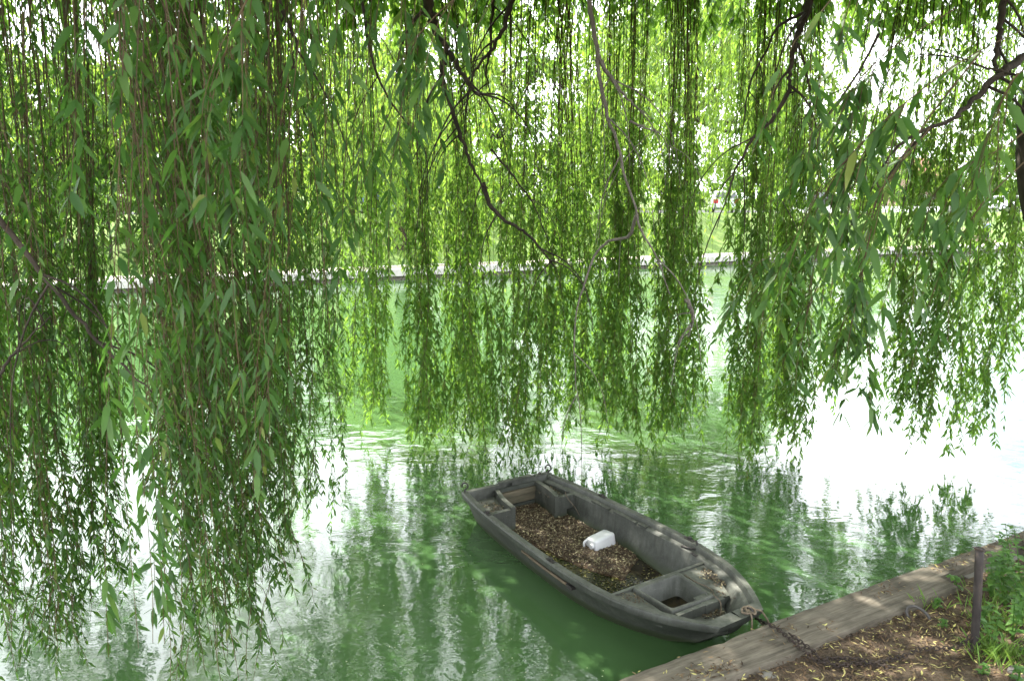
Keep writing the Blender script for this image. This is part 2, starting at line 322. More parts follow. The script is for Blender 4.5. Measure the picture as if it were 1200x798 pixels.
# ------------------------------------------------------------------ near bank furniture
def rough_plank(name, s0, s1, t0, t1, z0, z1, seed, parent=None, endcut=0.0):
    r = np.random.default_rng(seed); n = max(8, int((s1 - s0) / .07)); ss = np.linspace(s0, s1, n); bm = bmesh.new(); rings = []
    for s in ss:
        a = t0 + (np.sin(s*2.1+seed)*.006 + np.sin(s*7.3)*.004 + r.normal(0, .002)); b = t1 + (np.sin(s*1.7+seed)*.006 + r.normal(0, .003)); zt = z1 + np.sin(s*1.1+seed)*.004 + r.normal(0, .0008)
        if r.random() < .07: b -= r.uniform(.005, .018)
        if r.random() < .06: a += r.uniform(.004, .015)
        e = .009; m = (a+b)/2
        prof = [(a, z0), (a, zt-e), (a+e*.4, zt-e*.3), (a+e*1.3, zt), (m, zt-.003), (b-e*1.3, zt-.001), (b-e*.4, zt-e*.4), (b, zt-e*1.2), (b, z0)]
        sk = endcut * ((s - s0)/(s1 - s0))**12
        rings.append([bm.verts.new(ST(s - sk*(t-a)/(b-a), t, z)) for t, z in prof])
    for i in range(n-1):
        for k in range(9): bm.faces.new((rings[i][k], rings[i+1][k], rings[i+1][(k+1) % 9], rings[i][(k+1) % 9]))
    bm.faces.new(rings[0]); bm.faces.new(rings[-1][::-1])
    o = bm_obj(name, bm, M['timber'], parent, smooth=40); return o
def with_canal_coords(o):            # move origin to the bank and align local x with the plank so the grain runs along it
    Mx = canal_M(0, 0); o.data.transform(Mx.inverted()); o.matrix_world = Mx
plank = rough_plank('timber_plank', -1.5, 4.80, 2.59, 2.875, .20, .335, 1, endcut=-.06); with_canal_coords(plank)
tag(plank, 'broad weathered grey plank lying along the near water edge under the chain', 'plank')
beam = rough_plank('edge_beam', 4.3, 13.0, 2.74, 2.885, .08, .318, 4); with_canal_coords(beam)
# the beam starts under nothing: it butts on from the broad plank
beam.location = Vector(ST(.52, 0, 0))
tag(beam, 'narrow old timber edging beam running on from the broad plank to the right', 'timber beam')
# pilings below the plank
for i, s in enumerate((.4, 2.0, 3.6, 5.4, 7.2)):
    bm = bmesh.new(); bmesh.ops.create_cone(bm, cap_ends=True, segments=14, radius1=.06, radius2=.055, depth=1.2, matrix=Matrix.Translation(Vector(ST(s, 2.80, -.42))))
    tag(bm_obj('timber_piling', bm, M['timber'], smooth=50), 'short timber piling carrying the edge boards at the water', 'piling', 'pilings under the near edge boards')
# boat mooring post (iron pipe)
pb = G(1140, 775, .30); pt = P(1148, 643, pb[1] - .02)
pts = smooth_path([pb + [0, 0, -.25], pb, pb*.5 + pt*.5 + [.004, 0, 0], pt], 14)
post = empty('mooring_post', tuple(pb)); tag(post, 'thin rusty iron post standing in the bank with the chain tied round it', 'post')
def rel(o, root):                     # parent keeping world placement
    o.parent = root; o.matrix_parent_inverse = root.matrix_world.inverted() if False else Matrix.Translation(-root.location)
    return o
bg = Bag(); bg.tube(pts, .0215, 14); rel(bg.build('pipe', M['post']), post)
bg = Bag(); a = np.linspace(0, 2*PI, 20); rr = np.stack([np.cos(a)*.022, np.sin(a)*.022, 0*a], 1) + pt; bg.tube(rr, .004, 6)
rel(bg.build('rim', M['rust']), post)
for k, z in enumerate((.10, .125, .225)):
    bg = Bag(); q_ = np.linspace(0, 2*PI*1.05, 26); bg.tube(np.stack([np.cos(q_)*.0245, np.sin(q_)*.0245, z + .01*np.sin(q_ + k)], 1) + pb, .0032, 5); rel(bg.build('wire', M['rust']), post)
bg = Bag(); bg.tube(smooth_path([pt + [0, -.01, .003], pt + [-.03, -.02, .012], pt + [-.052, -.015, .02]], 8), .003, 5); rel(bg.build('wire', M['rust']), post)

# chain: separate links, from the boat's bow over the plank, along the ground and up to the post
def chain_links(path, link_l=.040, wire=.0042, jit=.25):
    d = np.r_[0, np.cumsum(np.linalg.norm(np.diff(path, axis=0), axis=1))]; n = int(d[-1] / (link_l * .72)); bag = Bag()
    for i in range(n):
        c = np.array([np.interp((i+.5)/n*d[-1], d, path[:, k]) for k in range(3)]); c2 = np.array([np.interp(min((i+1.0)/n*d[-1], d[-1]), d, path[:, k]) for k in range(3)])
        x = norm(c2 - c + 1e-6); up = np.array([0, 0, 1.]) if abs(x[2]) < .9 else np.array([0, 1., 0]); y = norm(np.cross(up, x)); z = np.cross(x, y)
        q = (PI/4 if i % 2 else -PI/4) + random.uniform(-jit, jit); yy = math.cos(q)*y + math.sin(q)*z
        a = np.linspace(0, 2*PI, 13)[:-1]; loop = c + np.cos(a)[:, None]*x*link_l*.5 + np.sin(a)[:, None]*yy*link_l*.32
        loop = np.vstack([loop, loop[:1]]); V, Qd, T = tube_arr(loop, wire, 5, cap=False); bag.add(V, Qd)
    return bag
def gz(x, y):
    s = x*BS[0] + y*BS[1]; t = x*BT[0] + y*BT[1]; return float(near_z(np.array([s]), np.array([t]))[0])
def on_g(u, v, dz=.01, z0=.32):
    z = z0
    for _ in range(6): p = G(u, v, z); z = gz(p[0], p[1]) + dz
    return np.array([p[0], p[1], z])
cp = [G(884, 722, .20), G(897, 730, .25), G(903, 732, .345), G(912, 737, .347), G(930, 752, .347), G(945, 764, .343)] + [on_g(953, 772, .028), on_g(966, 776, .024), on_g(985, 779, .024), on_g(1000, 777, .022), on_g(1015, 777, .024), on_g(1035, 774, .026), on_g(1060, 768, .03)] + [on_g(1080, 760, .045), pb + [-.12, -.02, .105], pb + [-.03, -.01, .17]]
ch = chain_links(smooth_path(cp, 160), .035, .0037).build('mooring_chain', M['rust'])
tag(ch, 'rusty chain running from the bow over the plank and along the ground to the post', 'chain')
c2 = [on_g(940, 757, .06), G(952, 762, .345), on_g(962, 772, .026), on_g(978, 771, .024), on_g(1005, 772, .024), on_g(1030, 779, .022), on_g(1048, 782, .02)]
c2[0] = G(925, 742, .35)
ch2 = chain_links(smooth_path(c2, 60), .035, .0037).build('loose_chain', M['rust'])
tag(ch2, 'loose doubled end of rusty chain lying beside the taut chain on the plank', 'chain')
# half-buried mooring ring
rc = on_g(1076, 722, .02, .34); a = np.linspace(R(-20), R(200), 26)
xr = np.array([.75, -.35, 0]); xr /= np.linalg.norm(xr); yr = norm(np.array([-.2, .35, .75]))
bg = Bag(); bg.tube(np.array([rc + .062*math.cos(q)*xr + .062*math.sin(q)*yr for q in a]), .0085, 10)
tag(bg.build('mooring_ring', M['rock']), 'grey iron ring half sunk in the litter behind the plank', 'ring')
# stones
def stone(p, r, label, m='rock', flat=.6, seed=0):
    bm = bmesh.new(); bmesh.ops.create_icosphere(bm, subdivisions=3, radius=r); rr = random.Random(seed); ax = [Vector((rr.uniform(-1, 1), rr.uniform(-1, 1), rr.uniform(-1, 1))).normalized() for _ in range(9)]
    for v in bm.verts:
        n = v.co.normalized(); k = 1.0
        for q in ax: k = min(k, .80 / max(n.dot(q), .3))
        v.co = n * r * k; v.co.z *= flat; v.co.x *= 1.25; v.co += Vector(p)
    tag(bm_obj('stone', bm, M[m], smooth=30), label, 'stone')
stone(on_g(1193, 787, 0, .4), .05, 'small grey stone at the foot of the weeds beside the post', seed=3)
stone(on_g(900, 792, -.01, .33), .055, 'pale flat stone in the litter close to the plank', 'stone_slab', .35, 5)
stone(on_g(1080, 705, -.01, .33), .035, 'small brown stone in the litter behind the ring', 'rock', .6, 8)
bm = bmesh.new(); c = on_g(1155, 664, .0, .33)
add_prism(bm, [(-.34, -.11), (.30, -.14), (.38, .06), (.1, .13), (-.30, .10)], -.03, .022, Matrix.Translation(Vector(c)) @ Matrix.Rotation(BA, 4, 'Z'))
tag(bm_obj('stone_slab', bm, M['stone_slab'], bevel=.01), 'flat grey concrete slab set in the soil behind the post', 'slab')

# ------------------------------------------------------------------ flakes of leaf litter
def flakes(Pn, L, w, rng, tilt=.35, curl=.25, nrm=None):
    n = len(Pn); a = rng.uniform(0, 2*PI, n); D = np.stack([np.cos(a), np.sin(a), rng.normal(0, tilt, n)], 1); D = norm(D)
    S2 = norm(np.cross(D, np.array([0, 0, 1.])) + rng.normal(0, tilt, (n, 3)) * .7); L = L * rng.uniform(.5, 1.25, n); w = w * rng.uniform(.6, 1.3, n)
    up = np.cross(S2, D)
    v0 = Pn - D * (L/2)[:, None]; v2 = Pn + D * (L/2)[:, None] + up * (curl*L*rng.uniform(-.3, 1, n))[:, None]
    mid = Pn + up * (curl*.25*L)[:, None]; v1 = mid + S2*(w/2)[:, None]; v3 = mid - S2*(w/2)[:, None]
    return np.stack([v0, v1, v2, v3], 1).reshape(-1, 3), np.arange(4*n).reshape(-1, 4)
rg = np.random.default_rng(21)
n = 90000; s_ = rg.uniform(.2, 9.5, n); t_ = rg.uniform(.2, 2.68, n)
dens = .55 + .45*hnoise(s_, t_, 3.1, 17); keep = rg.random(n) < np.clip(dens + .1, .06, 1)**1.3; s_, t_ = s_[keep], t_[keep]
z_ = near_z(s_, t_) + rg.uniform(.002, .02, len(s_)); xy = BS[None]*s_[:, None] + BT[None]*t_[:, None]
V1, Q1 = flakes(np.c_[xy, z_], .040, .010, rg)
tag(np_mesh('leaf_litter', V1, Q1, M['litter'], smooth=False), 'brown and yellow dead willow leaves strewn over the bank soil', 'leaf litter', kind='stuff')
# leaves lying on the planks
pcs = []
for (s0, t0, sd_, k) in ((2.6, 2.70, .10, 60), (2.75, 2.66, .06, 36), (1.45, 2.74, .03, 26), (3.35, 2.78, .08, 30), (3.6, 2.66, .06, 14), (4.3, 2.78, .10, 50), (1.9, 2.72, .2, 16), (3.0, 2.72, .5, 34), (2.0, 2.6, .5, 14)):
    s1 = rg.normal(s0, sd_, k); t1 = np.clip(rg.normal(t0, sd_*.4, k), 2.56, 2.86); pcs.append(np.c_[BS[None]*s1[:, None] + BT[None]*t1[:, None], .339 + rg.uniform(0, .008, k)])
s1 = rg.uniform(4.9, 10, 900); t1 = rg.uniform(2.75, 2.88, 900); pcs.append(np.c_[BS[None]*s1[:, None] + BT[None]*t1[:, None], .322 + rg.uniform(0, .012, 900)])
V1, Q1 = flakes(np.concatenate(pcs), .036, .010, rg, .2)
tag(np_mesh('plank_litter', V1, Q1, M['litter'], smooth=False), 'scraps of dead leaves lying on top of the planks', 'leaf litter', kind='stuff')
# earth caught behind the beam
# ------------------------------------------------------------------ weeds on the near bank
def leaf_arrays(Pb, D, Sv, L, Wd, droop, detail=1, fold=.12):
    """lanceolate leaves: base points, unit directions, unit side vectors, lengths, half widths"""
    n = len(Pb); L = L[:, None]; w = Wd[:, None]; dn = np.array([0, 0, -1.]) * droop[:, None]; up = np.cross(Sv, D)
    if detail == 1:
        mid = Pb + D*L*.42 + dn*L*.08; tip = Pb + D*L*.93 + dn*L*.36
        V = np.stack([Pb, mid + Sv*w, tip, mid - Sv*w], 1); return V.reshape(-1, 3), np.arange(4*n).reshape(-1, 4)
    p1 = Pb + D*L*.26 + dn*L*.03; p2 = Pb + D*L*.62 + dn*L*.16; tip = Pb + D*L*.94 + dn*L*.40
    f = up * w * fold * 2
    V = np.stack([Pb, p1 + Sv*w*.95 + f, p1, p1 - Sv*w*.95 + f, p2 + Sv*w*.8 + f, p2, p2 - Sv*w*.8 + f, tip], 1)
    i = np.arange(n)[:, None, None]*8; q = np.array([[0, 1, 2, 3], [1, 4, 5, 2], [2, 5, 6, 3], [4, 7, 6, 5]])[None]
    return V.reshape(-1, 3), (i + q).reshape(-1, 4)
def side_vecs(D, rng, roll=.8):
    s = norm(np.cross(D, np.array([0, 0, 1.]) + rng.normal(0, .02, D.shape))); u = np.cross(s, D); a = rng.normal(0, roll, len(D))[:, None]; return s*np.cos(a) + u*np.sin(a)
def weed(p, h, nl, lw, ll, label, group, seed, lean=(0, 0)):
    rng = np.random.default_rng(seed); root = empty('weed_plant', tuple(p)); st = Bag(); lv = Bag()
    for k in range(rng.integers(2, 4)):
        d = rng.normal(0, .22, 2) + np.array(lean); top = np.array([d[0]*h, d[1]*h, h*rng.uniform(.7, 1.1)]); q = smooth_path([(0, 0, -.02), top*.5 + [0, 0, .03], top], 8); st.tube(q, np.linspace(.004, .002, 8), 5)
        m = nl; tt = np.linspace(.2, 1, m); Pb = np.array([[np.interp(x, np.linspace(0, 1, 8), q[:, c]) for c in range(3)] for x in tt]); Pb = np.repeat(Pb, 3, 0); m3 = len(Pb)
        a = np.arange(m3)*2.4 + rng.uniform(0, 6); D = norm(np.stack([np.cos(a), np.sin(a), rng.uniform(-.1, .5, m3)], 1)); sv = norm(np.cross(D, [0, 0, 1.]))
        sz = rng.uniform(.6, 1.1, m3) * (1.15 - .5*np.repeat(tt, 3)); lv.add(*leaf_arrays(Pb, D, sv, ll*sz, lw*sz, rng.uniform(.4, 1.2, m3), 2))
    st.build('stem', M['leaf_weed'], root); lv.build('foliage', M['leaf_weed'], root)
    tag(root, label, 'weed', group); return root
WG = 'weeds on the near bank'
k = 0
for (u, v, h, nl, lw, ll, lab) in (
    (1165, 762, .20, 5, .022, .065, 'low leafy green weed right at the foot of the iron post'), (1190, 735, .34, 7, .026, .075, 'bushy green weed filling the edge of the bank right of the post'), (1178, 712, .34, 7, .026, .075, None), (1196, 690, .36, 7, .026, .08, None), (1215, 740, .40, 7, .026, .08, None), (1160, 700, .22, 5, .024, .07, None), (1120, 690, .10, 3, .025, .06, 'small bright seedling in the litter left of the post'), (1072, 703, .05, 3, .018, .045, None), (1098, 712, .06, 3, .016, .045, None), (1105, 735, .05, 2, .012, .05, None), (1183, 665, .34, 6, .024, .07, 'taller thin weed standing behind the concrete slab'), (1200, 650, .36, 7, .024, .07, None), (1130, 662, .12, 4, .024, .06, None), (1150, 790, .06, 3, .014, .04, None), (1195, 800, .10, 4, .018, .05, None), (1225, 700, .5, 8, .026, .08, None), (1240, 665, .5, 8, .026, .08, None), (1150, 735, .16, 5, .02, .06, None), (1205, 770, .22, 6, .024, .07, None), (1186, 750, .28, 6, .024, .07, None), (1210, 715, .4, 8, .026, .08, None), (1170, 685, .26, 6, .024, .07, None), (1198, 725, .36, 8, .028, .08, None), (1225, 640, .45, 8, .026, .08, None), (1250, 720, .5, 8, .026, .08, None)):
    k += 1; p = on_g(u, v, 0, .38); weed(p, h, nl, lw, ll, lab or 'leafy green weed growing through the litter on the right of the bank', None if lab else WG, 100 + k)
# grass tufts
rg = np.random.default_rng(5); Pb = []; 
for (u, v, nb, sp) in ((1165, 735, 180, .07), (1158, 768, 120, .06), (1182, 772, 160, .08), (1200, 700, 200, .12), (1172, 650, 60, .10), (1130, 668, 30, .06), (1090, 712, 24, .04), (1190, 640, 60, .12), (1050, 640, 6, .04), (1180, 690, 70, .1), (1150, 715, 40, .05)):
    p = on_g(u, v, 0, .38); q = p + np.c_[rg.normal(0, sp, (nb, 2)), np.zeros(nb)]; Pb.append(q)
Pb = np.concatenate(Pb); n = len(Pb); a = rg.uniform(0, 6.28, n); D = norm(np.stack([np.cos(a)*.5, np.sin(a)*.5, rg.uniform(.6, 1.4, n)], 1)); sv = norm(np.cross(D, rg.normal(0, 1, (n, 3))))
V1, Q1 = leaf_arrays(Pb, D, sv, rg.uniform(.06, .2, n), rg.uniform(.0025, .005, n), rg.uniform(.3, 1, n), 2)
tag(np_mesh('grass', V1, Q1, M['grass_blade']), 'tufts of green grass blades among the weeds near the post', 'grass', kind='stuff')

# ------------------------------------------------------------------ the boat
BO = np.array([-.053, 6.555, 0.0]); BR = -R(58.32); L = 2.84
boat = empty('rowing_boat', tuple(BO), BR)
tag(boat, 'weathered grey green moulded rowing boat moored under the willow, full of dead leaves', 'boat')
XB = [0, .35, .66, 1.0, 1.4, 1.7, 2.0, 2.26, 2.44, 2.6, 2.73, 2.80, 2.84]
YB = [.485, .54, .562, .577, .588, .59, .572, .525, .456, .372, .285, .235, .200]
def hb(x): return float(np.interp(x, XB, YB))
_xs = np.linspace(0, L, 200); _k = np.ones(13)/13
_yy = np.convolve(np.pad(np.interp(_xs, XB, YB), 6, mode='reflect', reflect_type='odd'), _k, 'valid')
def hb(x): return float(np.interp(x, _xs, _yy))
def gz_(x): return .300 + .042 * (x / L) ** 1.6
def wl(x): return float(np.interp(x, [0, .56, 1.04, 1.5, 1.9, 2.22, 2.42, 2.6, 2.84], [.37, .40, .412, .405, .37, .275, .18, .11, .06]))
def kz(x): return float(np.interp(x, [0, .3, 1.6, 2.1, 2.4, 2.6, 2.75, 2.84], [-.02, -.07, -.10, -.065, -.015, .055, .14, .20]))
ST_IN, BOW_IN = .045, 2.745
def section(x, mode):
    b, g, w, k = hb(x), gz_(x), wl(x), kz(x); lip = g - .052
    zc = max(k + .03, -.02 + .0 * x)
    out = [(0, k), (w*.6, k + .004), (w*.93, k + .022), (w, k + .05)]
    zh = k + .05; f = .5
    out += [(w + (b - .035 - w)*.45, zh + (lip - zh)*.42), (w + (b - .035 - w)*.85, zh + (lip - zh)*.82), (b - .030, lip), (b - .006, lip - .004), (b, lip + .01), (b, g - .012), (b - .010, g)]
    if mode == 'cap': inn = [(b - .052 - .0*i, g) for i in range(1)] + [(max(b - .06 - .02*i, .002 if i < 6 else 0) * (1 - i/8.), g) for i in range(0, 8)]
    else:
        rim = b - .056; led = b - .085 if x > .5 else b - .075
        inn = [(rim, g), (rim - .010, g - .010), (rim - .014, g - .042), (rim - .045, g - .050), (rim - .056, g - .060), (rim - .066, .12), (rim - .075, .035), (rim - .10, .022), (0, .02)]
    if mode != 'cap':
        oz = [q[1] for q in out[3:8]]; oy = [q[0] for q in out[3:8]]
        for i in range(4, len(inn)):
            y, z = inn[i]; z = max(z, k + .075); inn[i] = (min(y, float(np.interp(z, oz, oy)) - .028), z) if y > 0 else (0, z)
    return out + inn
xs = list(np.linspace(0, ST_IN, 3)[:-1]) + [ST_IN] + [ST_IN + .012] + list(np.linspace(.10, 2.66, 60)) + [2.70, BOW_IN - .01, BOW_IN] + [2.77, 2.80, 2.82, L]
Vh, secs = [], []
for x in xs:
    secs.append(section(x, 'cap' if (x <= ST_IN or x >= BOW_IN) else 'in'))
npt = len(secs[0]); assert all(len(q) == npt for q in secs), [len(q) for q in secs]
bm = bmesh.new(); rows = []
for x, q in zip(xs, secs):
    rake = lambda z: 0.0
    def X(z):                                  # raked bow and transom
        fr = (gz_(x) - z)
        return x - (fr * .55 * max(0, (x - 2.55) / .29) ** 1.2 if x > 2.55 else 0) + (fr * .22 * max(0, 1 - x/.05) if x < .05 else 0)
    rowp = [bm.verts.new((X(z), -y, z)) for y, z in q]; rown = [rowp[0] if q[0][0] == 0 else None]
    rown = [rowp[i] if q[i][0] == 0 else bm.verts.new((X(q[i][1]), q[i][0], q[i][1])) for i in range(npt)]
    rows.append((rowp, rown))
def face(vs):
    u = []
    for v in vs:
        if v not in u: u.append(v)
    if len(u) > 2:
        try: bm.faces.new(u)
        except ValueError: pass
for a, b in zip(rows[:-1], rows[1:]):
    for k in range(npt - 1):
        face((a[0][k], b[0][k], b[0][k+1], a[0][k+1])); face((a[1][k], a[1][k+1], b[1][k+1], b[1][k]))
for r_, sgn in ((rows[0], 1), (rows[-1], -1)):     # end plates
    for k in range(10): face((r_[0][k], r_[0][k+1], r_[1][k+1], r_[1][k]))
bmesh.ops.remove_doubles(bm, verts=bm.verts, dist=.0005)
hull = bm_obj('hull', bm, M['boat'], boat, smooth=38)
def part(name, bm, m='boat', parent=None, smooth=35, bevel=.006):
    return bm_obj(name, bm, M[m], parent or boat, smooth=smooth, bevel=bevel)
# stern corner seats: closed boxes with a sunken top
def stern_seat(sgn, yi0, yi1):
    bm = bmesh.new(); xo = .058
    def yo(x): return hb(x) - .105
    xsq = np.linspace(xo, .485, 9)
    def yi(x): u = (x - xo)/(.485 - xo); return yi0 + (yi1 - yi0)*u + .02*math.sin(u*PI)
    top = .235
    outer = [(x, yo(x)) for x in xsq]; inner = [(x, yi(x)) for x in xsq][::-1]
    add_prism(bm, [(x, sgn*y) for x, y in (outer + inner)], .12, top - .03); add_prism(bm, [(x, sgn*y) for x, y in ([(x, yo(x) - .085) for x in xsq] + inner)], .018, .1198)
    # raised lip along the inner edge and the front
    lip = [(x, yi(x)) for x in xsq] + [(x, yi(x) + .045) for x in xsq][::-1]
    add_prism(bm, [(x, sgn*y) for x, y in lip], top - .0305, top + .034)
    add_prism(bm, [(.44, sgn*(yi(.44) + .046)), (.484, sgn*(yi(.484) + .046)), (.484, sgn*yo(.484)), (.44, sgn*yo(.44))], top - .0305, top + .012)
    return part('stern_seat', bm, bevel=.008)
stern_seat(-1, .115, .20); stern_seat(1, .275, .225)
# transom boards between the seats
for z0, z1, m, pr in ((.235, .272, 'boat_dark', .022), (.175, .228, 'wood_board', .034), (.10, .168, 'wood_board', .026), (.03, .092, 'boat_dark', .03)):
    bm = bmesh.new(); add_box(bm, (.0585, -.112, z0), (.058 + pr, .272, z1)); part('transom_board', bm, m, bevel=.004)
# raised port quarter block with the notch beside it
bm = bmesh.new(); add_box(bm, (.004, -.10, .2985), (.05, .268, .322)); part('transom_cap', bm, bevel=.01)
bm = bmesh.new(); add_box(bm, (.005, .298, .2985), (.052, .47, .312)); part('transom_cap', bm, bevel=.007)
# forward thwart with the fish well
def bench_z(): return .262
bz = .262
bm = bmesh.new()
def ywall(x): return hb(x) - .118
# side decks of the thwart (port and starboard of the well), aft bar, forward bar
add_prism(bm, [(2.085, -ywall(2.085)), (2.085, -.262), (2.47, -.262), (2.47, -ywall(2.47)), (2.3, -ywall(2.3))][::-1], .19, bz - .012)
add_prism(bm, [(2.085, .182), (2.085, ywall(2.085)), (2.3, ywall(2.3) - .01), (2.50, ywall(2.50) - .04), (2.50, .182)][::-1], .20, bz - .006)
part('thwart', bm, bevel=.008)
bm = bmesh.new(); add_prism(bm, [(.268, -.452), (.268, .452), (.10, .36), (.03, .22), (.03, -.22), (.10, -.36)], 2.075, 2.1, Matrix(((0, 0, 1, 0), (0, 1, 0, 0), (1, 0, 0, 0), (0, 0, 0, 1))))
part('bulkhead', bm, bevel=.006)
# well: rim ring and sloping inner walls
bm = bmesh.new()
ro = [(2.104, -.258), (2.104, .178), (2.475, .155), (2.465, -.235)]
def inset(poly, d):
    c = np.mean(poly, axis=0); out = []
    for x, y in poly: out.append((x - np.sign(x - c[0])*d, y - np.sign(y - c[1])*d))
    return out
def roundpoly(poly, r, n=5):
    out = []; m = len(poly)
    for i in range(m):
        p0, p1, p2 = (np.array(poly[(i+k) % m], float) for k in (-1, 0, 1)); a = norm(p0 - p1); c = norm(p2 - p1)
        for t in np.linspace(0, 1, n): out.append(tuple((1-t)**2*(p1 + a*r) + 2*t*(1-t)*p1 + t*t*(p1 + c*r)))
    return out
rings = [(roundpoly(ro, .012), bz - .08), (roundpoly(ro, .012), bz + .006), (roundpoly(inset(ro, .006), .014), bz + .014), (roundpoly(inset(ro, .022), .03), bz + .014), (roundpoly(inset(ro, .030), .035), bz + .004), (roundpoly(inset(ro, .062), .04), .125), (roundpoly(inset(ro, .085), .04), .105)]
rv = [[bm.verts.new((x, y, z)) for x, y in pl] for pl, z in rings]; m = len(rv[0])
for a, b in zip(rv[:-1], rv[1:]):
    for i in range(m): bm.faces.new((a[i], a[(i+1) % m], b[(i+1) % m], b[i]))
bm.faces.new(rv[-1]); well = part('fish_well', bm, bevel=0, smooth=50)
bm = bmesh.new(); add_prism(bm, roundpoly(inset(ro, .060), .04), .134, .138); o = part('well_water', bm, 'boat_dark', well, bevel=0)
mw, ntw, bw = mat('dark_bilge'); bw.inputs['Base Color'].default_value = (.012, .010, .005, 1); bw.inputs['Roughness'].default_value = .12; bw.inputs['Specular IOR Level'].default_value = .25; M['bilge'] = mw; o.data.materials[0] = mw
# forward bar, small bow locker block and front ledge
bm = bmesh.new(); add_box(bm, (2.482, -.225, .19), (2.515, .02, bz + .002)); add_box(bm, (2.40, .02, .17), (2.52, .20, bz + .0)); part('bow_locker', bm, bevel=.01)
bm = bmesh.new(); add_prism(bm, [(2.5, -.20), (2.5, .20), (2.64, .11), (2.64, -.11)], .185, .20); part('bow_floor', bm, bevel=.005)
# rub strip on the near side
bg = Bag(); q = np.array([(x, -(wl(x) + (hb(x) - .035 - wl(x))*.86 + .010), .205) for x in np.linspace(1.12, 1.72, 16)])
bg.tube(q, .011, 8); bg.build('rubbing_strip', M['wood_strip'], boat)
bm = bmesh.new(); x = 1.76; add_box(bm, (1.735, -(hb(x)-.035)-.004, .196), (1.80, -(hb(x)-.11), .222)); part('drain_slot', bm, 'iron', bevel=.004)
# grab step lines on the port ledge
for x0, x1 in ((1.02, 1.30), (1.33, 1.42), (.72, .96)):
    bm = bmesh.new(); y0 = hb((x0+x1)/2); add_box(bm, (x0, y0 - .116, gz_(x0) - .053), (x1, y0 - .077, gz_(x0) - .034)); part('ledge_pad', bm, bevel=.005)
for x0, x1 in ((1.3, 1.9),):
    pass
# oarlock fittings
def oarlock(x, sg):
    bm = bmesh.new(); y = sg*(hb(x) - .03); g = gz_(x)
    add_box(bm, (x - .045, y - .018, g - .001), (x + .045, y + .018, g + .006)); add_box(bm, (x - .012, y - .012, g + .006), (x + .012, y + .012, g + .022))
    return part('oarlock_plate', bm, 'iron', bevel=.003)
oarlock(1.84, 1); oarlock(.78, 1); oarlock(.55, -1); oarlock(1.55, -1)
bg = Bag(); x = 1.92; bg.tube(smooth_path([(x-.10, hb(x)-.09, .275), (x - .02, hb(x) - .085, .29), (x+.03, hb(x) - .06, .305), (x, hb(x) - .035, .345)], 14), .009, 6); bg.tube(smooth_path([(x+.02, hb(x)-.10, .268), (x + .08, hb(x) - .11, .272)], 5), .012, 6)
bg.build('oarlock_pin', M['iron'], boat)
# eye hooks on the stern corners
for sg, x, hh in ((-1, .02, .055), (1, .03, .06)):
    bg = Bag(); y = sg*(hb(x) - .03); g = gz_(x); bg.tube([(x, y, g - .01), (x, y, g + .028)], .008, 8)
    a = np.linspace(R(-80), R(200), 18); bg.tube(np.stack([x + .030*np.cos(a)*.5, y + .030*np.cos(a)*.8, g + .055 + .030*np.sin(a)], 1), .0075, 8); bg.build('eye_hook', M['iron'], boat)
bm = bmesh.new(); bmesh.ops.create_uvsphere(bm, u_segments=12, v_segments=8, radius=.016, matrix=Matrix.Translation((.03, .36, .318))); part('bow_knob' if False else 'transom_knob', bm, 'iron', bevel=0)
# bow eye
bg = Bag(); a = np.linspace(0, 2*PI, 16); bg.tube(np.stack([L - .03 + .022*np.cos(a), .10 + 0*a, .343 + .022*np.sin(a)], 1), .006, 8); bg.build('bow_eye', M['iron'], boat)
BM = Matrix.Translation(Vector(BO)) @ Matrix.Rotation(BR, 4, 'Z')
def bw_(p): return np.array(BM @ Vector(p))
# litter, water inside the boat
rg = np.random.default_rng(77)
def floor_y(x): return max(min(hb(x) - .165, wl(x) - .022), .05)
gx = np.linspace(.06, 2.07, 70); V = []; ny = 34
def heap(x, y):
    d1 = y - np.interp(x, [.0, .3, .95, 1.42, 1.74, 2.1], [-.5, -.40, -.22, -.13, .02, .3]); d2 = np.interp(y, [-.4, 0, .33, .5], [1.8, 1.74, 1.54, 1.45]) - x
    d = np.minimum(d1, d2) + hnoise(x, y, 7, 6)*.035; e = np.clip((d + .10)/.26, 0, 1); e = e*e*(3 - 2*e)
    return -.002 + .058*e + hnoise(x, y, 9, 2)*.005*e
for x in gx:
    for j in range(ny): V.append((x, (-1 + 2*j/(ny-1))*floor_y(x), 0))
V = np.array(V); V[:, 2] = np.maximum(heap(V[:, 0], V[:, 1]), .004) ; i = np.arange(69)[:, None]*ny + np.arange(ny-1)[None]; Qh = np.stack([i, i+ny, i+ny+1, i+1], -1).reshape(-1, 4)
n = 15000; fx = rg.uniform(.07, 2.06, n); fy = rg.uniform(-1, 1, n)*np.array([floor_y(x) for x in fx]); fz = heap(fx, fy); ok = fz > .036; Pf = np.c_[fx, fy, fz + rg.uniform(0, .010, n)][ok]
Vf, Qf = flakes(Pf, .033, .010, rg, .3)
VV = np.concatenate([V, Vf]); QQ = np.concatenate([Qh, Qf + len(V)])
o = np_mesh('leaf_litter', np.c_[VV], QQ, [M['mulch'], M['litter_boat']], smooth=False, mi=np.r_[np.zeros(len(Qh)), np.ones(len(Qf))]); o.matrix_world = BM
tag(o, 'heap of brown dead leaves covering the floor of the boat', 'leaf litter', kind='stuff')
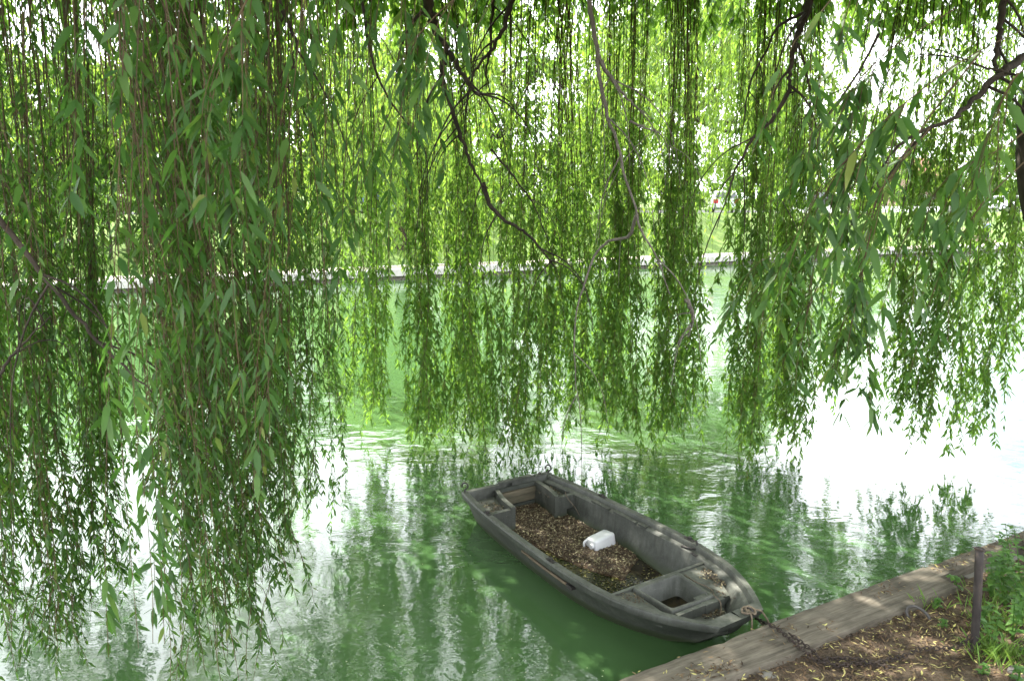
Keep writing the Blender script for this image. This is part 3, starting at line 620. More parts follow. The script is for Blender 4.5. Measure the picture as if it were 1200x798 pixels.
# brown bilge water over the lower, forward part of the floor
wv = [(x, sg*floor_y(x)*1.02, .034) for x in np.linspace(.4, 2.07, 20) for sg in (-1, 1)]; i = np.arange(19)*2
o = np_mesh('bilge_water', wv, np.stack([i, i+2, i+3, i+1], 1), M['bilge']); o.matrix_world = BM; o['kind'] = 'structure'
n = 4200; fx = rg.uniform(.6, 2.06, n); fy = rg.uniform(-1, 1, n)*np.array([floor_y(x) for x in fx]); ok = (heap(fx, fy) < .040) & (rg.random(n) < .25 + .45*(hnoise(fx, fy, 6, 4) > 0)); Pf = np.c_[fx, fy, np.full(n, .0375)][ok]
Vf, Qf = flakes(Pf, .032, .010, rg, .08, .05); o = np_mesh('floating_litter', Vf, Qf, M['litter_wet'], smooth=False); o.matrix_world = BM
tag(o, 'wet dark leaves floating on the water in the forward half of the boat', 'leaf litter', kind='stuff')
def pile(name, label, pts, k, sd, z, m='litter_boat', hz=.02):
    q = []
    for (x, y, w) in pts:
        kk = int(k*w); a = rg.normal(0, sd, (kk, 2)); zz = z + hz*np.exp(-(a**2).sum(1)/(sd*sd))*rg.uniform(0, 1, kk) + .002; q.append(np.c_[x + a[:, 0]*1.3, y + a[:, 1], zz])
    Vf, Qf = flakes(np.concatenate(q), .028, .010, rg, .3); o = np_mesh(name, Vf, Qf, M[m], smooth=False); o.matrix_world = BM; tag(o, label, 'leaf litter', kind='stuff')
pile('seat_litter', 'dead leaves gathered in the sunken near stern seat', [(.27, -.30, 1), (.33, -.26, .6)], 90, .045, .206)
pile('seat_litter', 'dead leaves gathered in the sunken far stern seat', [(.20, .37, 1), (.30, .34, 1)], 110, .055, .206)
pile('thwart_litter', 'yellow brown leaves piled on the forward thwart beside the well', [(2.22, .36, 1), (2.34, .33, 1), (2.20, -.31, .5), (2.15, -.37, .4), (2.46, .20, .3)], 80, .035, .257)
pile('bow_litter', 'greenish leaf scraps collected at the bottom of the bow', [(2.56, .0, .6), (2.55, .10, .8), (2.57, .05, .6)], 60, .03, .201)
# white jerrycan
jug = empty('plastic_jug', tuple(bw_((1.12, .255, .083))), BR + R(4)); tag(jug, 'white plastic jug lying on the dead leaves in the boat', 'jug')
bm = bmesh.new(); prof = [(-.075, .052), (-.062, .06), (-.02, .062), (.055, .062), (.068, .055)]
# body lying on its side: long axis local y; cross section x-z
ysec = [(-.118, .045, .040), (-.113, .060, .055), (-.085, .066, .060), (-.035, .068, .062), (.0, .066, .060), (.04, .068, .062), (.092, .067, .061), (.108, .061, .055), (.113, .048, .043)]
rows = []
for y, hx, hz in ysec:
    pl = roundpoly([(-hx, -hz), (hx, -hz), (hx, hz), (-hx, hz)], .022, 5); rows.append([bm.verts.new((x, y, z)) for x, z in pl])
m = len(rows[0])
for a, b in zip(rows[:-1], rows[1:]):
    for i in range(m): bm.faces.new((a[i], a[(i+1) % m], b[(i+1) % m], b[i]))
bm.faces.new(rows[0]); bm.faces.new(rows[-1]); bm_obj('body', bm, M['jug'], jug, smooth=50)
bg = Bag(); bg.tube(smooth_path([(-.045, -.112, .045), (-.05, -.140, .03), (-.048, -.145, -.005), (-.04, -.118, -.03)], 14), .010, 8); bg.build('handle', M['jug'], jug)
bm = bmesh.new(); bmesh.ops.create_cone(bm, cap_ends=True, segments=24, radius1=.022, radius2=.021, depth=.03, matrix=Matrix.Translation((.028, -.125, .012)) @ Matrix.Rotation(PI/2, 4, 'X')); bm_obj('neck', bm, M['jug'], jug, smooth=40)
jug.rotation_euler = (R(5), R(-6), BR + R(4))
# mooring rope on the bow and a thin line over the thwart
bg = Bag(); e = [bw_(p) for p in ((2.80, .10, .352), (2.835, .06, .356), (2.80, .04, .352), (2.77, .09, .356), (2.81, .13, .352), (2.85, .10, .345), (2.80, .07, .362), (2.78, .12, .357), (2.83, .13, .354))]
bg.tube(smooth_path(e, 60), .0075, 7)
bg.tube(smooth_path([bw_(p) for p in ((2.81, .07, .355), (2.845, .07, .345), (2.86, .065, .28), (2.862, .06, .20))], 16), .006, 7)
bg.tube(smooth_path([bw_(p) for p in ((2.82, .12, .356), (2.85, .16, .345), (2.88, .20, .27), (2.90, .22, .20))] + [G(884, 722, .20)], 18), .006, 7)
tag(bg.build('mooring_rope', M['rope']), 'knotted brown rope tied round the eye at the bow', 'rope')
bg = Bag(); bg.tube(smooth_path([bw_(p) for p in ((2.14, .20, .262), (2.25, .19, .264), (2.36, .205, .266), (2.42, .19, .268), (2.47, .15, .275), (2.53, .14, .262), (2.56, .12, .235), (2.58, .09, .208))], 40), .0038, 6)
tag(bg.build('thin_line', M['rope']), 'thin pale line trailing over the thwart into the bow', 'line')
bg = Bag(); bg.tube(smooth_path([bw_(p) for p in ((.40, .40, .25), (.46, .36, .272), (.50, .35, .24), (.56, .40, .15), (.60, .42, .08))], 20), .0028, 5)
tag(bg.build('thin_line', M['rope']), 'thin dark line hanging from the far stern seat to the boat floor', 'line')
# bits floating on the canal
rg = np.random.default_rng(31); n = 130; uu = rg.uniform(330, 900, n); vv = rg.uniform(560, 795, n); Pf = np.array([G(u, v, .004) for u, v in zip(uu, vv)])
lx = (Pf - BO) @ np.array([math.cos(BR), math.sin(BR), 0]); ly = (Pf - BO) @ np.array([-math.sin(BR), math.cos(BR), 0]); tt = Pf[:, 0]*BT[0] + Pf[:, 1]*BT[1]
ok = ~((lx > -.2) & (lx < 3.1) & (abs(ly) < .7)) & (tt > 3.05); Vf, Qf = flakes(Pf[ok], .013, .007, rg, .05, .02)
tag(np_mesh('floating_specks', Vf, Qf, M['fluff'], smooth=False), 'pale leaf specks floating on the green water near the boat', 'floating specks', kind='stuff')

# ------------------------------------------------------------------ the weeping willow
def strand_paths(top, bot, rng, K=14, sway=.05, droop=.55):
    n = len(top); t = np.linspace(0, 1, K)[None, :, None]
    hx = top[:, None, :2] + (bot - top)[:, None, :2] * np.power(t, droop)
    z = top[:, None, 2:] + (bot - top)[:, None, 2:] * t
    p = np.concatenate([hx, z], 2); ph = rng.uniform(0, 6.28, (n, 1, 2)); fr = rng.uniform(.5, 1.6, (n, 1, 2)); am = rng.uniform(.3, 1.3, (n, 1, 2)) * sway
    p[:, :, :2] += am*np.sin(2*PI*fr*t + ph)*t; return p
def strand_stems(p, r0, r1):
    n, K, _ = p.shape; r = np.linspace(1, 0, K)[None, :, None]; r = r1 + (r0 - r1)*r
    off = np.array([[0, 1, 0], [.87, -.5, 0], [-.87, -.5, 0]])
    V = (p[:, :, None, :] + off[None, None]*r[:, :, None, :]).reshape(-1, 3)
    i = (np.arange(n)[:, None, None]*K + np.arange(K-1)[None, :, None])*3 + np.arange(3)[None, None]
    j = (np.arange(n)[:, None, None]*K + np.arange(K-1)[None, :, None])*3 + ((np.arange(3)+1) % 3)[None, None]
    return V, np.stack([i, j, j+3, i+3], -1).reshape(-1, 4)
def strand_leaves(p, per_m, leafL, leafW, rng, lo=.15, hi=1.0, detail=1, spread=(.35, 1.0)):
    """leaves along the strands; density rises from lo (top) to hi (tip)"""
    n, K, _ = p.shape; ln = np.linalg.norm(np.diff(p, axis=1), axis=2).sum(1)
    cnt = rng.poisson(np.maximum(ln*per_m, 1)); idx = np.repeat(np.arange(n), cnt); t = rng.random(len(idx))
    patch = .75 + .35*np.sin(t*9 + idx*2.1)
    keep = rng.random(len(t)) < (lo + (hi - lo)*np.clip((t - .05)/.75, 0, 1)**1.1)*patch; idx, t = idx[keep], t[keep]
    f = t*(K-1); k = np.minimum(f.astype(int), K-2); w = (f - k)[:, None]; Pb = p[idx, k]*(1-w) + p[idx, k+1]*w
    a = rng.uniform(0, 2*PI, len(t)); sp = rng.uniform(*spread, len(t)); D = norm(np.stack([np.cos(a)*sp, np.sin(a)*sp, -rng.uniform(.45, 1.15, len(t))], 1))
    sv = side_vecs(D, rng); Ls = leafL*rng.uniform(.55, 1.25, len(t))*(1 - .25*(t > .95)); return leaf_arrays(Pb, D, sv, Ls, leafW*rng.uniform(.75, 1.2, len(t))*Ls/leafL, rng.uniform(0, .9, len(t)), detail)
def twigs_from(p, per, rng, lo=.3, ln=(.15, .55), K=6):
    n, KK, _ = p.shape; cnt = rng.poisson(per, n); idx = np.repeat(np.arange(n), cnt)
    if not len(idx): return None
    t = lo + (1 - lo)*rng.random(len(idx))**.8; f = t*(KK-1); k = np.minimum(f.astype(int), KK-2); w = (f-k)[:, None]; a = p[idx, k]*(1-w) + p[idx, k+1]*w
    an = rng.uniform(0, 2*PI, len(idx)); l = rng.uniform(*ln, len(idx)); bot = a + np.stack([np.cos(an)*l*.35, np.sin(an)*l*.35, -l], 1)
    return strand_paths(a, bot, rng, K, .015, .6)
willow = empty('weeping_willow', tuple(ST(8.0, 2.1, 0)))
tag(willow, 'great weeping willow on the near bank whose hanging branches curtain the whole view', 'tree')
WB = np.array(willow.location)
def keep(o):
    o.parent = willow; o.matrix_parent_inverse = Matrix.Translation(-Vector(WB)); return o
n_spray = 0
def spray(u, v, D, wu, n, leafL=.085, leafW=.0085, ztop=None, per_m=26, lo=.12, hi=1.0, mat_='leaf', detail=1, twig=2.0, seed=None, conv=.55, rag=.35, r=(.0052, .0018), depth=.5, spread=(.35, 1.0), sway=.085):
    """one hanging branch: strands falling from a shared bough, lowest tips seen at (u,v) from the picture"""
    global n_spray; n_spray += 1; rng = np.random.default_rng(seed if seed is not None else 1000 + n_spray)
    c = P(u, v, D); hw = wu/F*D/2*1.05; zt = ztop if ztop is not None else rng.uniform(5.2, 6.4)
    off = np.stack([rng.normal(0, .5, n).clip(-1, 1)*hw, rng.normal(0, .5, n).clip(-1, 1)*depth], 1)
    cen = c[:2] + np.array([rng.normal(0, .25), rng.normal(.1, .25)])
    top = np.c_[cen + off*conv + rng.normal(0, .05, (n, 2)), zt + rng.normal(0, .15, n)]
    edge = (np.abs(off[:, 0])/hw)**2
    bz = c[2] + np.abs(rng.exponential(rag, n))*(.35 + .9*edge); bz[0] = c[2]
    bz = np.minimum(bz, zt - 1.0); bot = np.c_[c[:2] + off, bz]
    p = strand_paths(top, bot, rng, 16, sway); sv, sq = strand_stems(p, *r)
    lv, lq = strand_leaves(p, per_m, leafL, leafW, rng, lo, hi, detail, spread); SV, SQ, LV, LQ = [sv], [sq], [lv], [lq]; ns, nl = len(sv), len(lv)
    if twig:
        q = twigs_from(p, twig*(zt - c[2])*.5, rng, .35)
        if q is not None:
            a, b_ = strand_stems(q, r[0]*.55, r[1]*.7); SV.append(a); SQ.append(b_ + ns)
            a, b_ = strand_leaves(q, per_m*1.25, leafL*.92, leafW, rng, .8, 1.0, detail, spread); LV.append(a); LQ.append(b_ + nl)
    o = keep(np_mesh('hanging_branch', np.concatenate(SV), np.concatenate(SQ), M['stem']))
    np_mesh('foliage', np.concatenate(LV), np.concatenate(LQ), M[mat_], o); return o
# trunk and limbs: rooted on the bank just right of the picture
tr = [P(1345, 600, 6.6), P(1292, 420, 6.7), P(1234, 210, 6.8), P(1236, 120, 6.9), P(1256, 0, 6.9), P(1240, -110, 6.9)]
tr[0] = np.array([tr[0][0], tr[0][1], .25])
bg = Bag(); q = smooth_path(tr, 40); rr = np.interp(np.linspace(0, 1, 40), [0, .06, .2, .6, 1], [.46, .36, .29, .25, .21])
V, Q, T = tube_arr(q, rr, 22); nz = hnoise(V[:, 0]*6 + V[:, 2], V[:, 1]*6, 3.0, 8)[:, None]*.012; c0 = np.repeat(q, 22, 0); V[:len(c0)] += norm(V[:len(c0)] - c0)*nz[:len(c0)]*1.5; bg.add(V, Q, T)
keep(bg.build('trunk', M['bark'])); CR = tr[-1]
limbs = []
def limb(pts, r0, r1, name='limb', m='bark', lab=None, n=26, sides=9):
    b_ = Bag(); q = smooth_path(pts, n); rng = np.random.default_rng(len(limbs) + 50); q[1:-1] += rng.normal(0, r0*.25, (n-2, 3)); b_.tube(q, np.linspace(r0, r1, n), sides); o = keep(b_.build(name, M[m])); limbs.append(q)
    if lab: o['label'] = lab
    return o
for tx, ty, tz in ((-6.5, 9.5, 6.2), (-4.5, 5.0, 6.3), (-1.0, 9.8, 6.6), (1.8, 10.5, 6.8), (3.5, 11.0, 6.2), (8.0, 11.5, 6.5), (-1.5, 2.5, 6.4), (4.0, 2.0, 6.3), (8.5, 4.0, 6.2), (-5.0, 1.5, 6.0)):
    e = np.array([tx, ty, tz]); mid = CR*.5 + e*.5 + [0, 0, 1.4]; limb([CR + [0, 0, -.15], CR*.8 + e*.2 + [0, 0, .9], mid, e], .13, .03)
# boughs seen in the picture (each with its own distance)
def side_twigs(q, r0, rng, m, parent, k=4):
    for _ in range(k):
        i = rng.integers(4, len(q) - 2); d = norm(q[i+1] - q[i]); a_ = rng.uniform(0, 6.28); l = rng.uniform(.25, .8); o_ = norm(np.array([math.cos(a_), math.sin(a_)*.6, 0])*.8 + d*.7)
        pts = [q[i], q[i] + o_*l*.45, q[i] + o_*l*.8 + [0, 0, -l*.25], q[i] + o_*l*.95 + [0, 0, -l*.8]]; b_ = Bag(); b_.tube(smooth_path(pts, 10), np.linspace(r0*.35, .002, 10), 5); b_.build('twig', m, parent)
def bough(uvd, r0, r1, m='bark', lab=None, sides=8):
    o = limb([P(*q) for q in uvd], r0, r1*.45, 'bough', m, lab, 30, sides); side_twigs(limbs[-1], r0, np.random.default_rng(len(limbs) + 900), M[m], o); return o
bough([(-60, 190, 3.3), (0, 258, 3.3), (60, 335, 3.35), (120, 405, 3.4), (178, 460, 3.45)], .017, .009, lab='long dark bough slanting down from the left edge')
bough([(-40, 520, 3.6), (0, 440, 3.6), (20, 410, 3.6), (60, 370, 3.7)], .012, .006)
bough([(480, -110, 7.0), (500, 0, 7.2), (512, 40, 7.3), (519, 75, 7.4), (517, 100, 7.4)], .062, .035, lab='thick dark forked bough coming down at the top middle')
bough([(514, 45, 7.3), (532, 72, 7.3), (551, 102, 7.3), (566, 118, 7.3)], .035, .012)
bough([(612, -60, 7.6), (600, 0, 7.6), (586, 42, 7.5), (560, 78, 7.5), (538, 105, 7.4)], .036, .014)
bough([(580, -60, 7.8), (578, 0, 7.8), (574, 60, 7.8), (570, 90, 7.8), (582, 130, 7.8)], .022, .008)
bough([(517, 90, 7.4), (540, 160, 7.5), (558, 205, 7.6), (572, 222, 7.6)], .026, .014)
bough([(566, 214, 7.6), (573, 238, 7.6), (588, 255, 7.6), (615, 272, 7.6), (638, 297, 7.7), (652, 315, 7.7)], .028, .012)
bough([(575, 175, 7.8), (600, 205, 7.8), (625, 240, 7.8), (645, 290, 7.8), (655, 330, 7.8)], .012, .005)
bough([(684, -70, 6.4), (690, 0, 6.4), (698, 50, 6.4), (703, 95, 6.4), (712, 135, 6.4), (724, 170, 6.4), (735, 215, 6.4), (752, 270, 6.4), (768, 300, 6.4), (785, 345, 6.4)], .023, .012, 'deadwood', 'long bare grey bough hanging a little right of the middle')
bough([(700, 65, 6.4), (716, 92, 6.4), (738, 118, 6.4), (766, 140, 6.4)], .022, .007, 'deadwood')
bough([(738, 142, 6.5), (755, 150, 6.5), (775, 158, 6.5), (782, 175, 6.5)], .011, .004, 'deadwood')
bough([(746, 252, 6.42), (737, 276, 6.6), (712, 284, 6.8), (697, 300, 6.9), (684, 335, 6.9), (676, 365, 6.9), (673, 410, 6.9), (676, 455, 6.9), (682, 495, 6.9)], .017, .006, 'deadwood', 'thin bare grey crooked branch hanging in the middle of the curtain')
bough([(960, -80, 7.2), (950, 0, 7.2), (938, 30, 7.2), (929, 60, 7.2), (924, 95, 7.2), (928, 112, 7.2)], .046, .024, lab='dark curved bough coming down at the upper right')
bough([(926, 105, 7.2), (905, 140, 7.2), (880, 165, 7.2), (862, 200, 7.2), (850, 235, 7.2), (840, 268, 7.2)], .022, .008)
bough([(943, 15, 7.3), (912, 32, 7.3), (898, 60, 7.3), (880, 95, 7.3), (872, 140, 7.3), (866, 180, 7.3)], .016, .007)
bough([(935, 50, 7.1), (945, 85, 7.1), (950, 120, 7.1), (942, 140, 7.1)], .014, .006)
bough([(1260, 30, 6.6), (1200, 66, 6.2), (1172, 88, 6.0), (1140, 118, 5.9), (1112, 142, 5.8), (1075, 156, 5.8)], .040, .018, lab='dark bough running in from the right edge')
bough([(1112, 142, 5.8), (1070, 160, 5.8), (1045, 180, 5.8), (1030, 205, 5.8), (1021, 224, 5.8)], .016, .006)
bough([(1190, -50, 6.1), (1178, 0, 6.1), (1170, 40, 6.1), (1166, 78, 6.1), (1172, 88, 6.0)], .034, .022)
bough([(1178, 85, 6.0), (1150, 78, 6.0), (1125, 68, 6.0), (1098, 66, 6.0)], .012, .005)
bough([(1030, 40, 5.6), (1000, 95, 5.6), (960, 150, 5.6), (930, 215, 5.7), (890, 245, 5.7)], .011, .004)
bough([(420, -40, 6), (432, 50, 6), (452, 110, 6), (497, 175, 6.2), (500, 240, 6.3)], .014, .006)
bough([(300, -60, 5.0), (330, 10, 5.0), (348, 60, 5.0), (330, 110, 5.0)], .020, .008)
bough([(805, 350, 8.0), (812, 372, 8.0), (806, 395, 8.0)], .028, .012, 'deadwood')
# left: near, dark, low hanging branches
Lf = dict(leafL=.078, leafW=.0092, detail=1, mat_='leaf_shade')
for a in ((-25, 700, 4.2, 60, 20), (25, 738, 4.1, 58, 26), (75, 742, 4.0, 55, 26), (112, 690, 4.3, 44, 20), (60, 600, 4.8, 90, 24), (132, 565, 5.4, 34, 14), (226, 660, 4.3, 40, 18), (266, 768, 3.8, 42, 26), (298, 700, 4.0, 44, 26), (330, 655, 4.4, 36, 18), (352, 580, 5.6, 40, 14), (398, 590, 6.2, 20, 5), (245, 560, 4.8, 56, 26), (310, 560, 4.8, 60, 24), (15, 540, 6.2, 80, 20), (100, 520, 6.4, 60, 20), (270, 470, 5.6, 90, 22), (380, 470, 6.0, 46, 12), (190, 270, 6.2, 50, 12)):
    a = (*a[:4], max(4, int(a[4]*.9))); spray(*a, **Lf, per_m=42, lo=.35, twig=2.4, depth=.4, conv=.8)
# main curtain about eight metres out
for a in ((418, 500, 8.4, 26, 4), (446, 478, 8.5, 42, 12), (500, 505, 8.3, 46, 14), (532, 505, 8.5, 36, 8), (562, 522, 8.4, 50, 18), (606, 518, 8.2, 48, 17), (642, 492, 8.5, 30, 9), (672, 478, 8.6, 40, 14), (700, 470, 8.4, 30, 9), (728, 494, 8.4, 48, 20), (782, 512, 8.3, 46, 17), (805, 490, 8.6, 24, 8), (866, 508, 8.2, 36, 14), (872, 560, 7.8, 12, 4), (900, 494, 8.5, 36, 15), (930, 508, 8.0, 42, 15), (975, 446, 8.4, 44, 14), (1000, 420, 8.8, 24, 6), (1050, 484, 8.0, 40, 14), (1094, 500, 7.8, 42, 15), (1140, 492, 7.9, 40, 13), (1176, 440, 8.2, 30, 7), (1215, 380, 8.2, 50, 8), (1250, 480, 7.4, 60, 12)):
    a = (*a[:3], a[3]*.98, int(a[4]*1.3)); spray(*a, leafL=.105, leafW=.0125, per_m=42, lo=.13, twig=3.4, sway=.11, depth=.45, conv=.8)
# second rank behind the curtain, in the sun
for i, (u, v) in enumerate(((190, 300), (250, 380), (330, 400), (395, 340), (430, 310), (470, 380), (515, 400), (555, 390), (600, 380), (650, 360), (690, 395), (735, 400), (790, 390), (840, 380), (885, 400), (935, 370), (990, 260), (1060, 350), (1105, 380), (1150, 370), (1200, 330), (1250, 360))):
    D = 11 + (i*7 % 5)*.6; spray(u, v - 55 - (i*13 % 4)*12 - (95 if u > 980 else (75 if 800 < u < 900 else 0)), D, 70, 21, leafL=.12, leafW=.0145, per_m=26, lo=.55, twig=1.5, depth=.6, conv=.8, sway=.14, mat_='leaf_sunlit', ztop=7.0 + (i % 3)*.4, rag=.5)
# leafy upper tiers on the left, behind the near mass
for i, u in enumerate(range(-50, 440, 62)):
    spray(u, 165 + (i*29 % 60) + (60 if u > 260 else 0), 8.6 + (i*5 % 3)*.7, 80, 26, leafL=.10, leafW=.0125, per_m=26, lo=.6, twig=1.5, depth=.6, conv=.85, mat_='leaf_sunlit', ztop=6.4, rag=.6)
# close sprigs with large drooping leaves
for (u, v, D, wu, n, zt) in ((150, 775, 2.35, 46, 4, 4.4), (235, 520, 2.7, 60, 4, 4.6), (290, 600, 2.7, 60, 4, 4.6), (330, 480, 2.8, 60, 4, 4.7), (385, 390, 2.9, 60, 4, 4.6), (430, 330, 3.2, 50, 3, 4.8), (100, 290, 2.5, 40, 2, 4.6), (250, 300, 2.4, 60, 4, 4.5), (60, 330, 3.0, 50, 2, 4.8), (480, 160, 3.0, 46, 3, 4.7), (365, 250, 2.6, 50, 3, 4.6), (215, 690, 3.2, 34, 2, 4.7)):
    spray(u, v, D*.95, wu, n, leafL=.088, leafW=.0105, per_m=26, lo=.45, twig=.8, depth=.18, mat_='leaf_big', detail=2, ztop=zt, conv=.9, rag=.3, r=(.003, .0012), sway=.04)
# the sprigs arching in from the upper right: shoots that reach sideways, not straight down
def arch(pts, leafL, per_m, seed, shoots=6, sl=.35, detail=2, mat_='leaf_big'):
    global n_spray; n_spray += 1; rng = np.random.default_rng(seed); q = smooth_path([P(*a) for a in pts], 16); bgp = strand_stems(q[None], .005, .0022)
    p = [q[None]]; f = rng.uniform(.25, 1, shoots)*15; k = np.minimum(f.astype(int), 14); base = q[k]; a = rng.uniform(0, 6.28, shoots); l = sl*rng.uniform(.5, 1.3, shoots)
    d = norm(q[np.minimum(k+1, 15)] - q[k]); bot = base + d*(l*.55)[:, None] + np.stack([np.cos(a)*l*.25, np.sin(a)*l*.25, -l*.85], 1); s = strand_paths(base, bot, rng, 8, .01, .6)
    a1 = strand_stems(s, .0022, .001); o = keep(np_mesh('hanging_branch', np.concatenate([bgp[0], a1[0]]), np.concatenate([bgp[1], a1[1] + len(bgp[0])]), M['stem']))
    l1 = strand_leaves(q[None], per_m, leafL, leafL*.108, rng, .3, 1, detail); l2 = strand_leaves(s, per_m*1.5, leafL, leafL*.108, rng, .8, 1, detail); np_mesh('foliage', np.concatenate([l1[0], l2[0]]), np.concatenate([l1[1], l2[1] + len(l1[0])]), M[mat_], o)
for i, (pts, sh) in enumerate((
    ([(1230, 20, 2.6), (1130, 70, 2.6), (1050, 130, 2.6), (990, 190, 2.65), (955, 250, 2.7)], 9), ([(1240, 120, 2.5), (1180, 170, 2.5), (1120, 200, 2.55), (1085, 240, 2.6)], 4), ([(1150, 60, 2.9), (1080, 150, 2.9), (1030, 240, 2.9), (1010, 320, 2.95), (1005, 350, 3.0)], 7),
    ([(1120, 10, 3.1), (1040, 60, 3.1), (985, 120, 3.1), (950, 160, 3.15)], 8), ([(1240, 60, 2.2), (1190, 90, 2.2), (1165, 140, 2.25)], 3), ([(1090, 150, 3.3), (1040, 210, 3.3), (990, 270, 3.4), (930, 290, 3.5), (880, 310, 3.5)], 8), ([(1060, -60, 2.6), (985, -10, 2.6), (950, 30, 2.6)], 4),
    ([(1200, 190, 3.4), (1150, 240, 3.4), (1120, 290, 3.5), (1100, 330, 3.6)], 4), ([(720, -70, 2.8), (640, -50, 2.8), (560, -20, 2.8), (500, 30, 2.8), (470, 80, 2.85)], 7), ([(330, -60, 2.4), (290, 0, 2.4), (265, 60, 2.4), (260, 110, 2.45)], 6), ([(990, 270, 3.6), (960, 330, 3.6), (940, 380, 3.7)], 4))):
    arch([(x, y, d*.92) for x, y, d in pts], .098, 28, 300 + i, int(sh*1.4))
# unseen crown above the picture: leafy twigs massed to shade boat and bank
rg = np.random.default_rng(99); cv = []; cs = []; nv = ns = 0
nq = 12000; cx = rg.uniform(-8.5, 9.5, nq); cy = rg.uniform(-1.0, 12.6, nq); cz = rg.uniform(5.6, 8.6, nq) + .4*np.sin(cx*1.1) + .3*np.cos(cy)
ok = ((cx - .5)/9)**2 + ((cy - 4.2)/(5.9 + .5*np.sin(cx*1.7)))**2 < 1; cx, cy, cz = cx[ok], cy[ok], cz[ok]; n = len(cx)
top = np.c_[cx, cy, cz]; bot = top + np.c_[rg.normal(0, .3, (n, 2)), -rg.uniform(.6, 1.5, n)]; bot[:, 2] = np.maximum(bot[:, 2], 4.95 + .0*bot[:, 1])
p = strand_paths(top, bot, rg, 7, .05); a, b_ = strand_stems(p, .006, .002); o = keep(np_mesh('crown_twigs', a, b_, M['stem'])); o['kind'] = 'stuff'
a, b_ = strand_leaves(p, 42, .17, .028, rg, .8, 1.0); np_mesh('crown_foliage', a, b_, M['leaf'], o)['kind'] = 'stuff'

# ------------------------------------------------------------------ far bank: trees, cars, wall, house, walker
def quads_random(Pb, size, rng, nrm=None):
    n = len(Pb); D = norm(rng.normal(0, 1, (n, 3))); sv = side_vecs(D, rng, 1.0); s = size*rng.uniform(.6, 1.3, n); return leaf_arrays(Pb, D, sv, s, s*.30, rng.uniform(0, .5, n))
def broad_tree(s, t, z, h, w, seed, m='leaf_far', label=None, group=None, low=.12, nclump=46, name='broadleaf_tree', leaf=.34, per=210):
    rng = np.random.default_rng(seed); root = empty(name, tuple(ST(s, t, z))); bg = Bag(); tp = np.array([rng.normal(0, .3), rng.normal(0, .3), h*.62])
    bg.tube(smooth_path([(0, 0, -.3), tp*.4 + [.1, 0, 0], tp], 10), np.linspace(h*.026, h*.010, 10), 9); cl = []
    for k in range(nclump):
        a = rng.uniform(0, 6.28); zz = rng.uniform(low, 1.0); rmax = w*math.sqrt(max(1 - ((zz - .45)/.58)**2, .03)); r = rmax*math.sqrt(rng.uniform(.1, 1)); c = np.array([math.cos(a)*r, math.sin(a)*r, zz*h]); cl.append((c, rng.uniform(.16, .3)*w*(1.15 - .35*zz)))
    for c, r in cl[:16]:
        zb = np.clip(c[2]*.55, h*.12, h*.6); b0 = tp*(zb/tp[2]); bg.tube(smooth_path([b0, b0*.5 + c*.5 + [0, 0, .2], c], 6), np.linspace(h*.008, h*.002, 6), 5)
    bg.build('trunk', M['bark'], root); Pb = []
    for c, r in cl:
        k = int(per*rng.uniform(.6, 1.3)); d = norm(rng.normal(0, 1, (k, 3))); Pb.append(c + d*(r*rng.uniform(.35, 1.12, k)**.6)[:, None]*[1, 1, .8])
    Pb = np.concatenate(Pb); Pb = Pb[Pb[:, 2] > .3]; np_mesh('crown', *quads_random(Pb, leaf, rng), M[m], root); tag(root, label, 'tree', group); return root
def far_willow(s, t, z, h, w, seed, label, n=520, m='leaf_far_light'):
    rng = np.random.default_rng(seed); root = empty('weeping_willow', tuple(ST(s, t, z))); bg = Bag(); bg.tube(smooth_path([(0, 0, -.3), (.15, .1, h*.2), (.05, .2, h*.45)], 10), np.linspace(.42, .22, 10), 10)
    a = rng.uniform(0, 6.28, n); rr = w*np.sqrt(rng.uniform(.06, 1, n)); zt = h*np.sqrt(np.maximum(1 - (rr/(w*1.12))**2, .05))*rng.uniform(.8, 1.02, n); top = np.c_[np.cos(a)*rr*.9, np.sin(a)*rr*.9, zt]; ln = np.minimum(rng.uniform(1.5, 6.0, n), zt - .5)
    bot = np.c_[np.cos(a)*rr*1.03, np.sin(a)*rr*1.03, zt - ln]
    for k in range(14): bg.tube(smooth_path([(.05, .2, h*.42), top[k]*[.5, .5, .85], top[k]], 7), np.linspace(.14, .03, 7), 6)
    bg.build('trunk', M['bark'], root); p = strand_paths(top, bot, rng, 8, .15); a_, b_ = strand_leaves(p, 22, .30, .045, rng, .85, 1.0); np_mesh('crown', a_, b_, M[m], root); tag(root, label, 'tree'); return root
def at_t(u, t):                      # s coordinate seen at picture column u for a given t
    x = (u - 600)/F; y = t/(BT[1] + BT[0]*x); return BS[0]*x*y + BS[1]*y     # (forward distance y)
far_willow(at_t(800, 33.5), 33.5, 1.2, 16.5, 6.5, 501, 'tall sunlit yellow green weeping willow on the far bank right of the middle', 900)
far_willow(at_t(470, 32.5), 32.5, .9, 9.0, 4.2, 502, 'smaller sunlit weeping willow on the far bank left of the middle', 420)
TG = 'trees beyond the far road'; TL = 'bushy green tree glimpsed through the willow curtain beyond the far road'
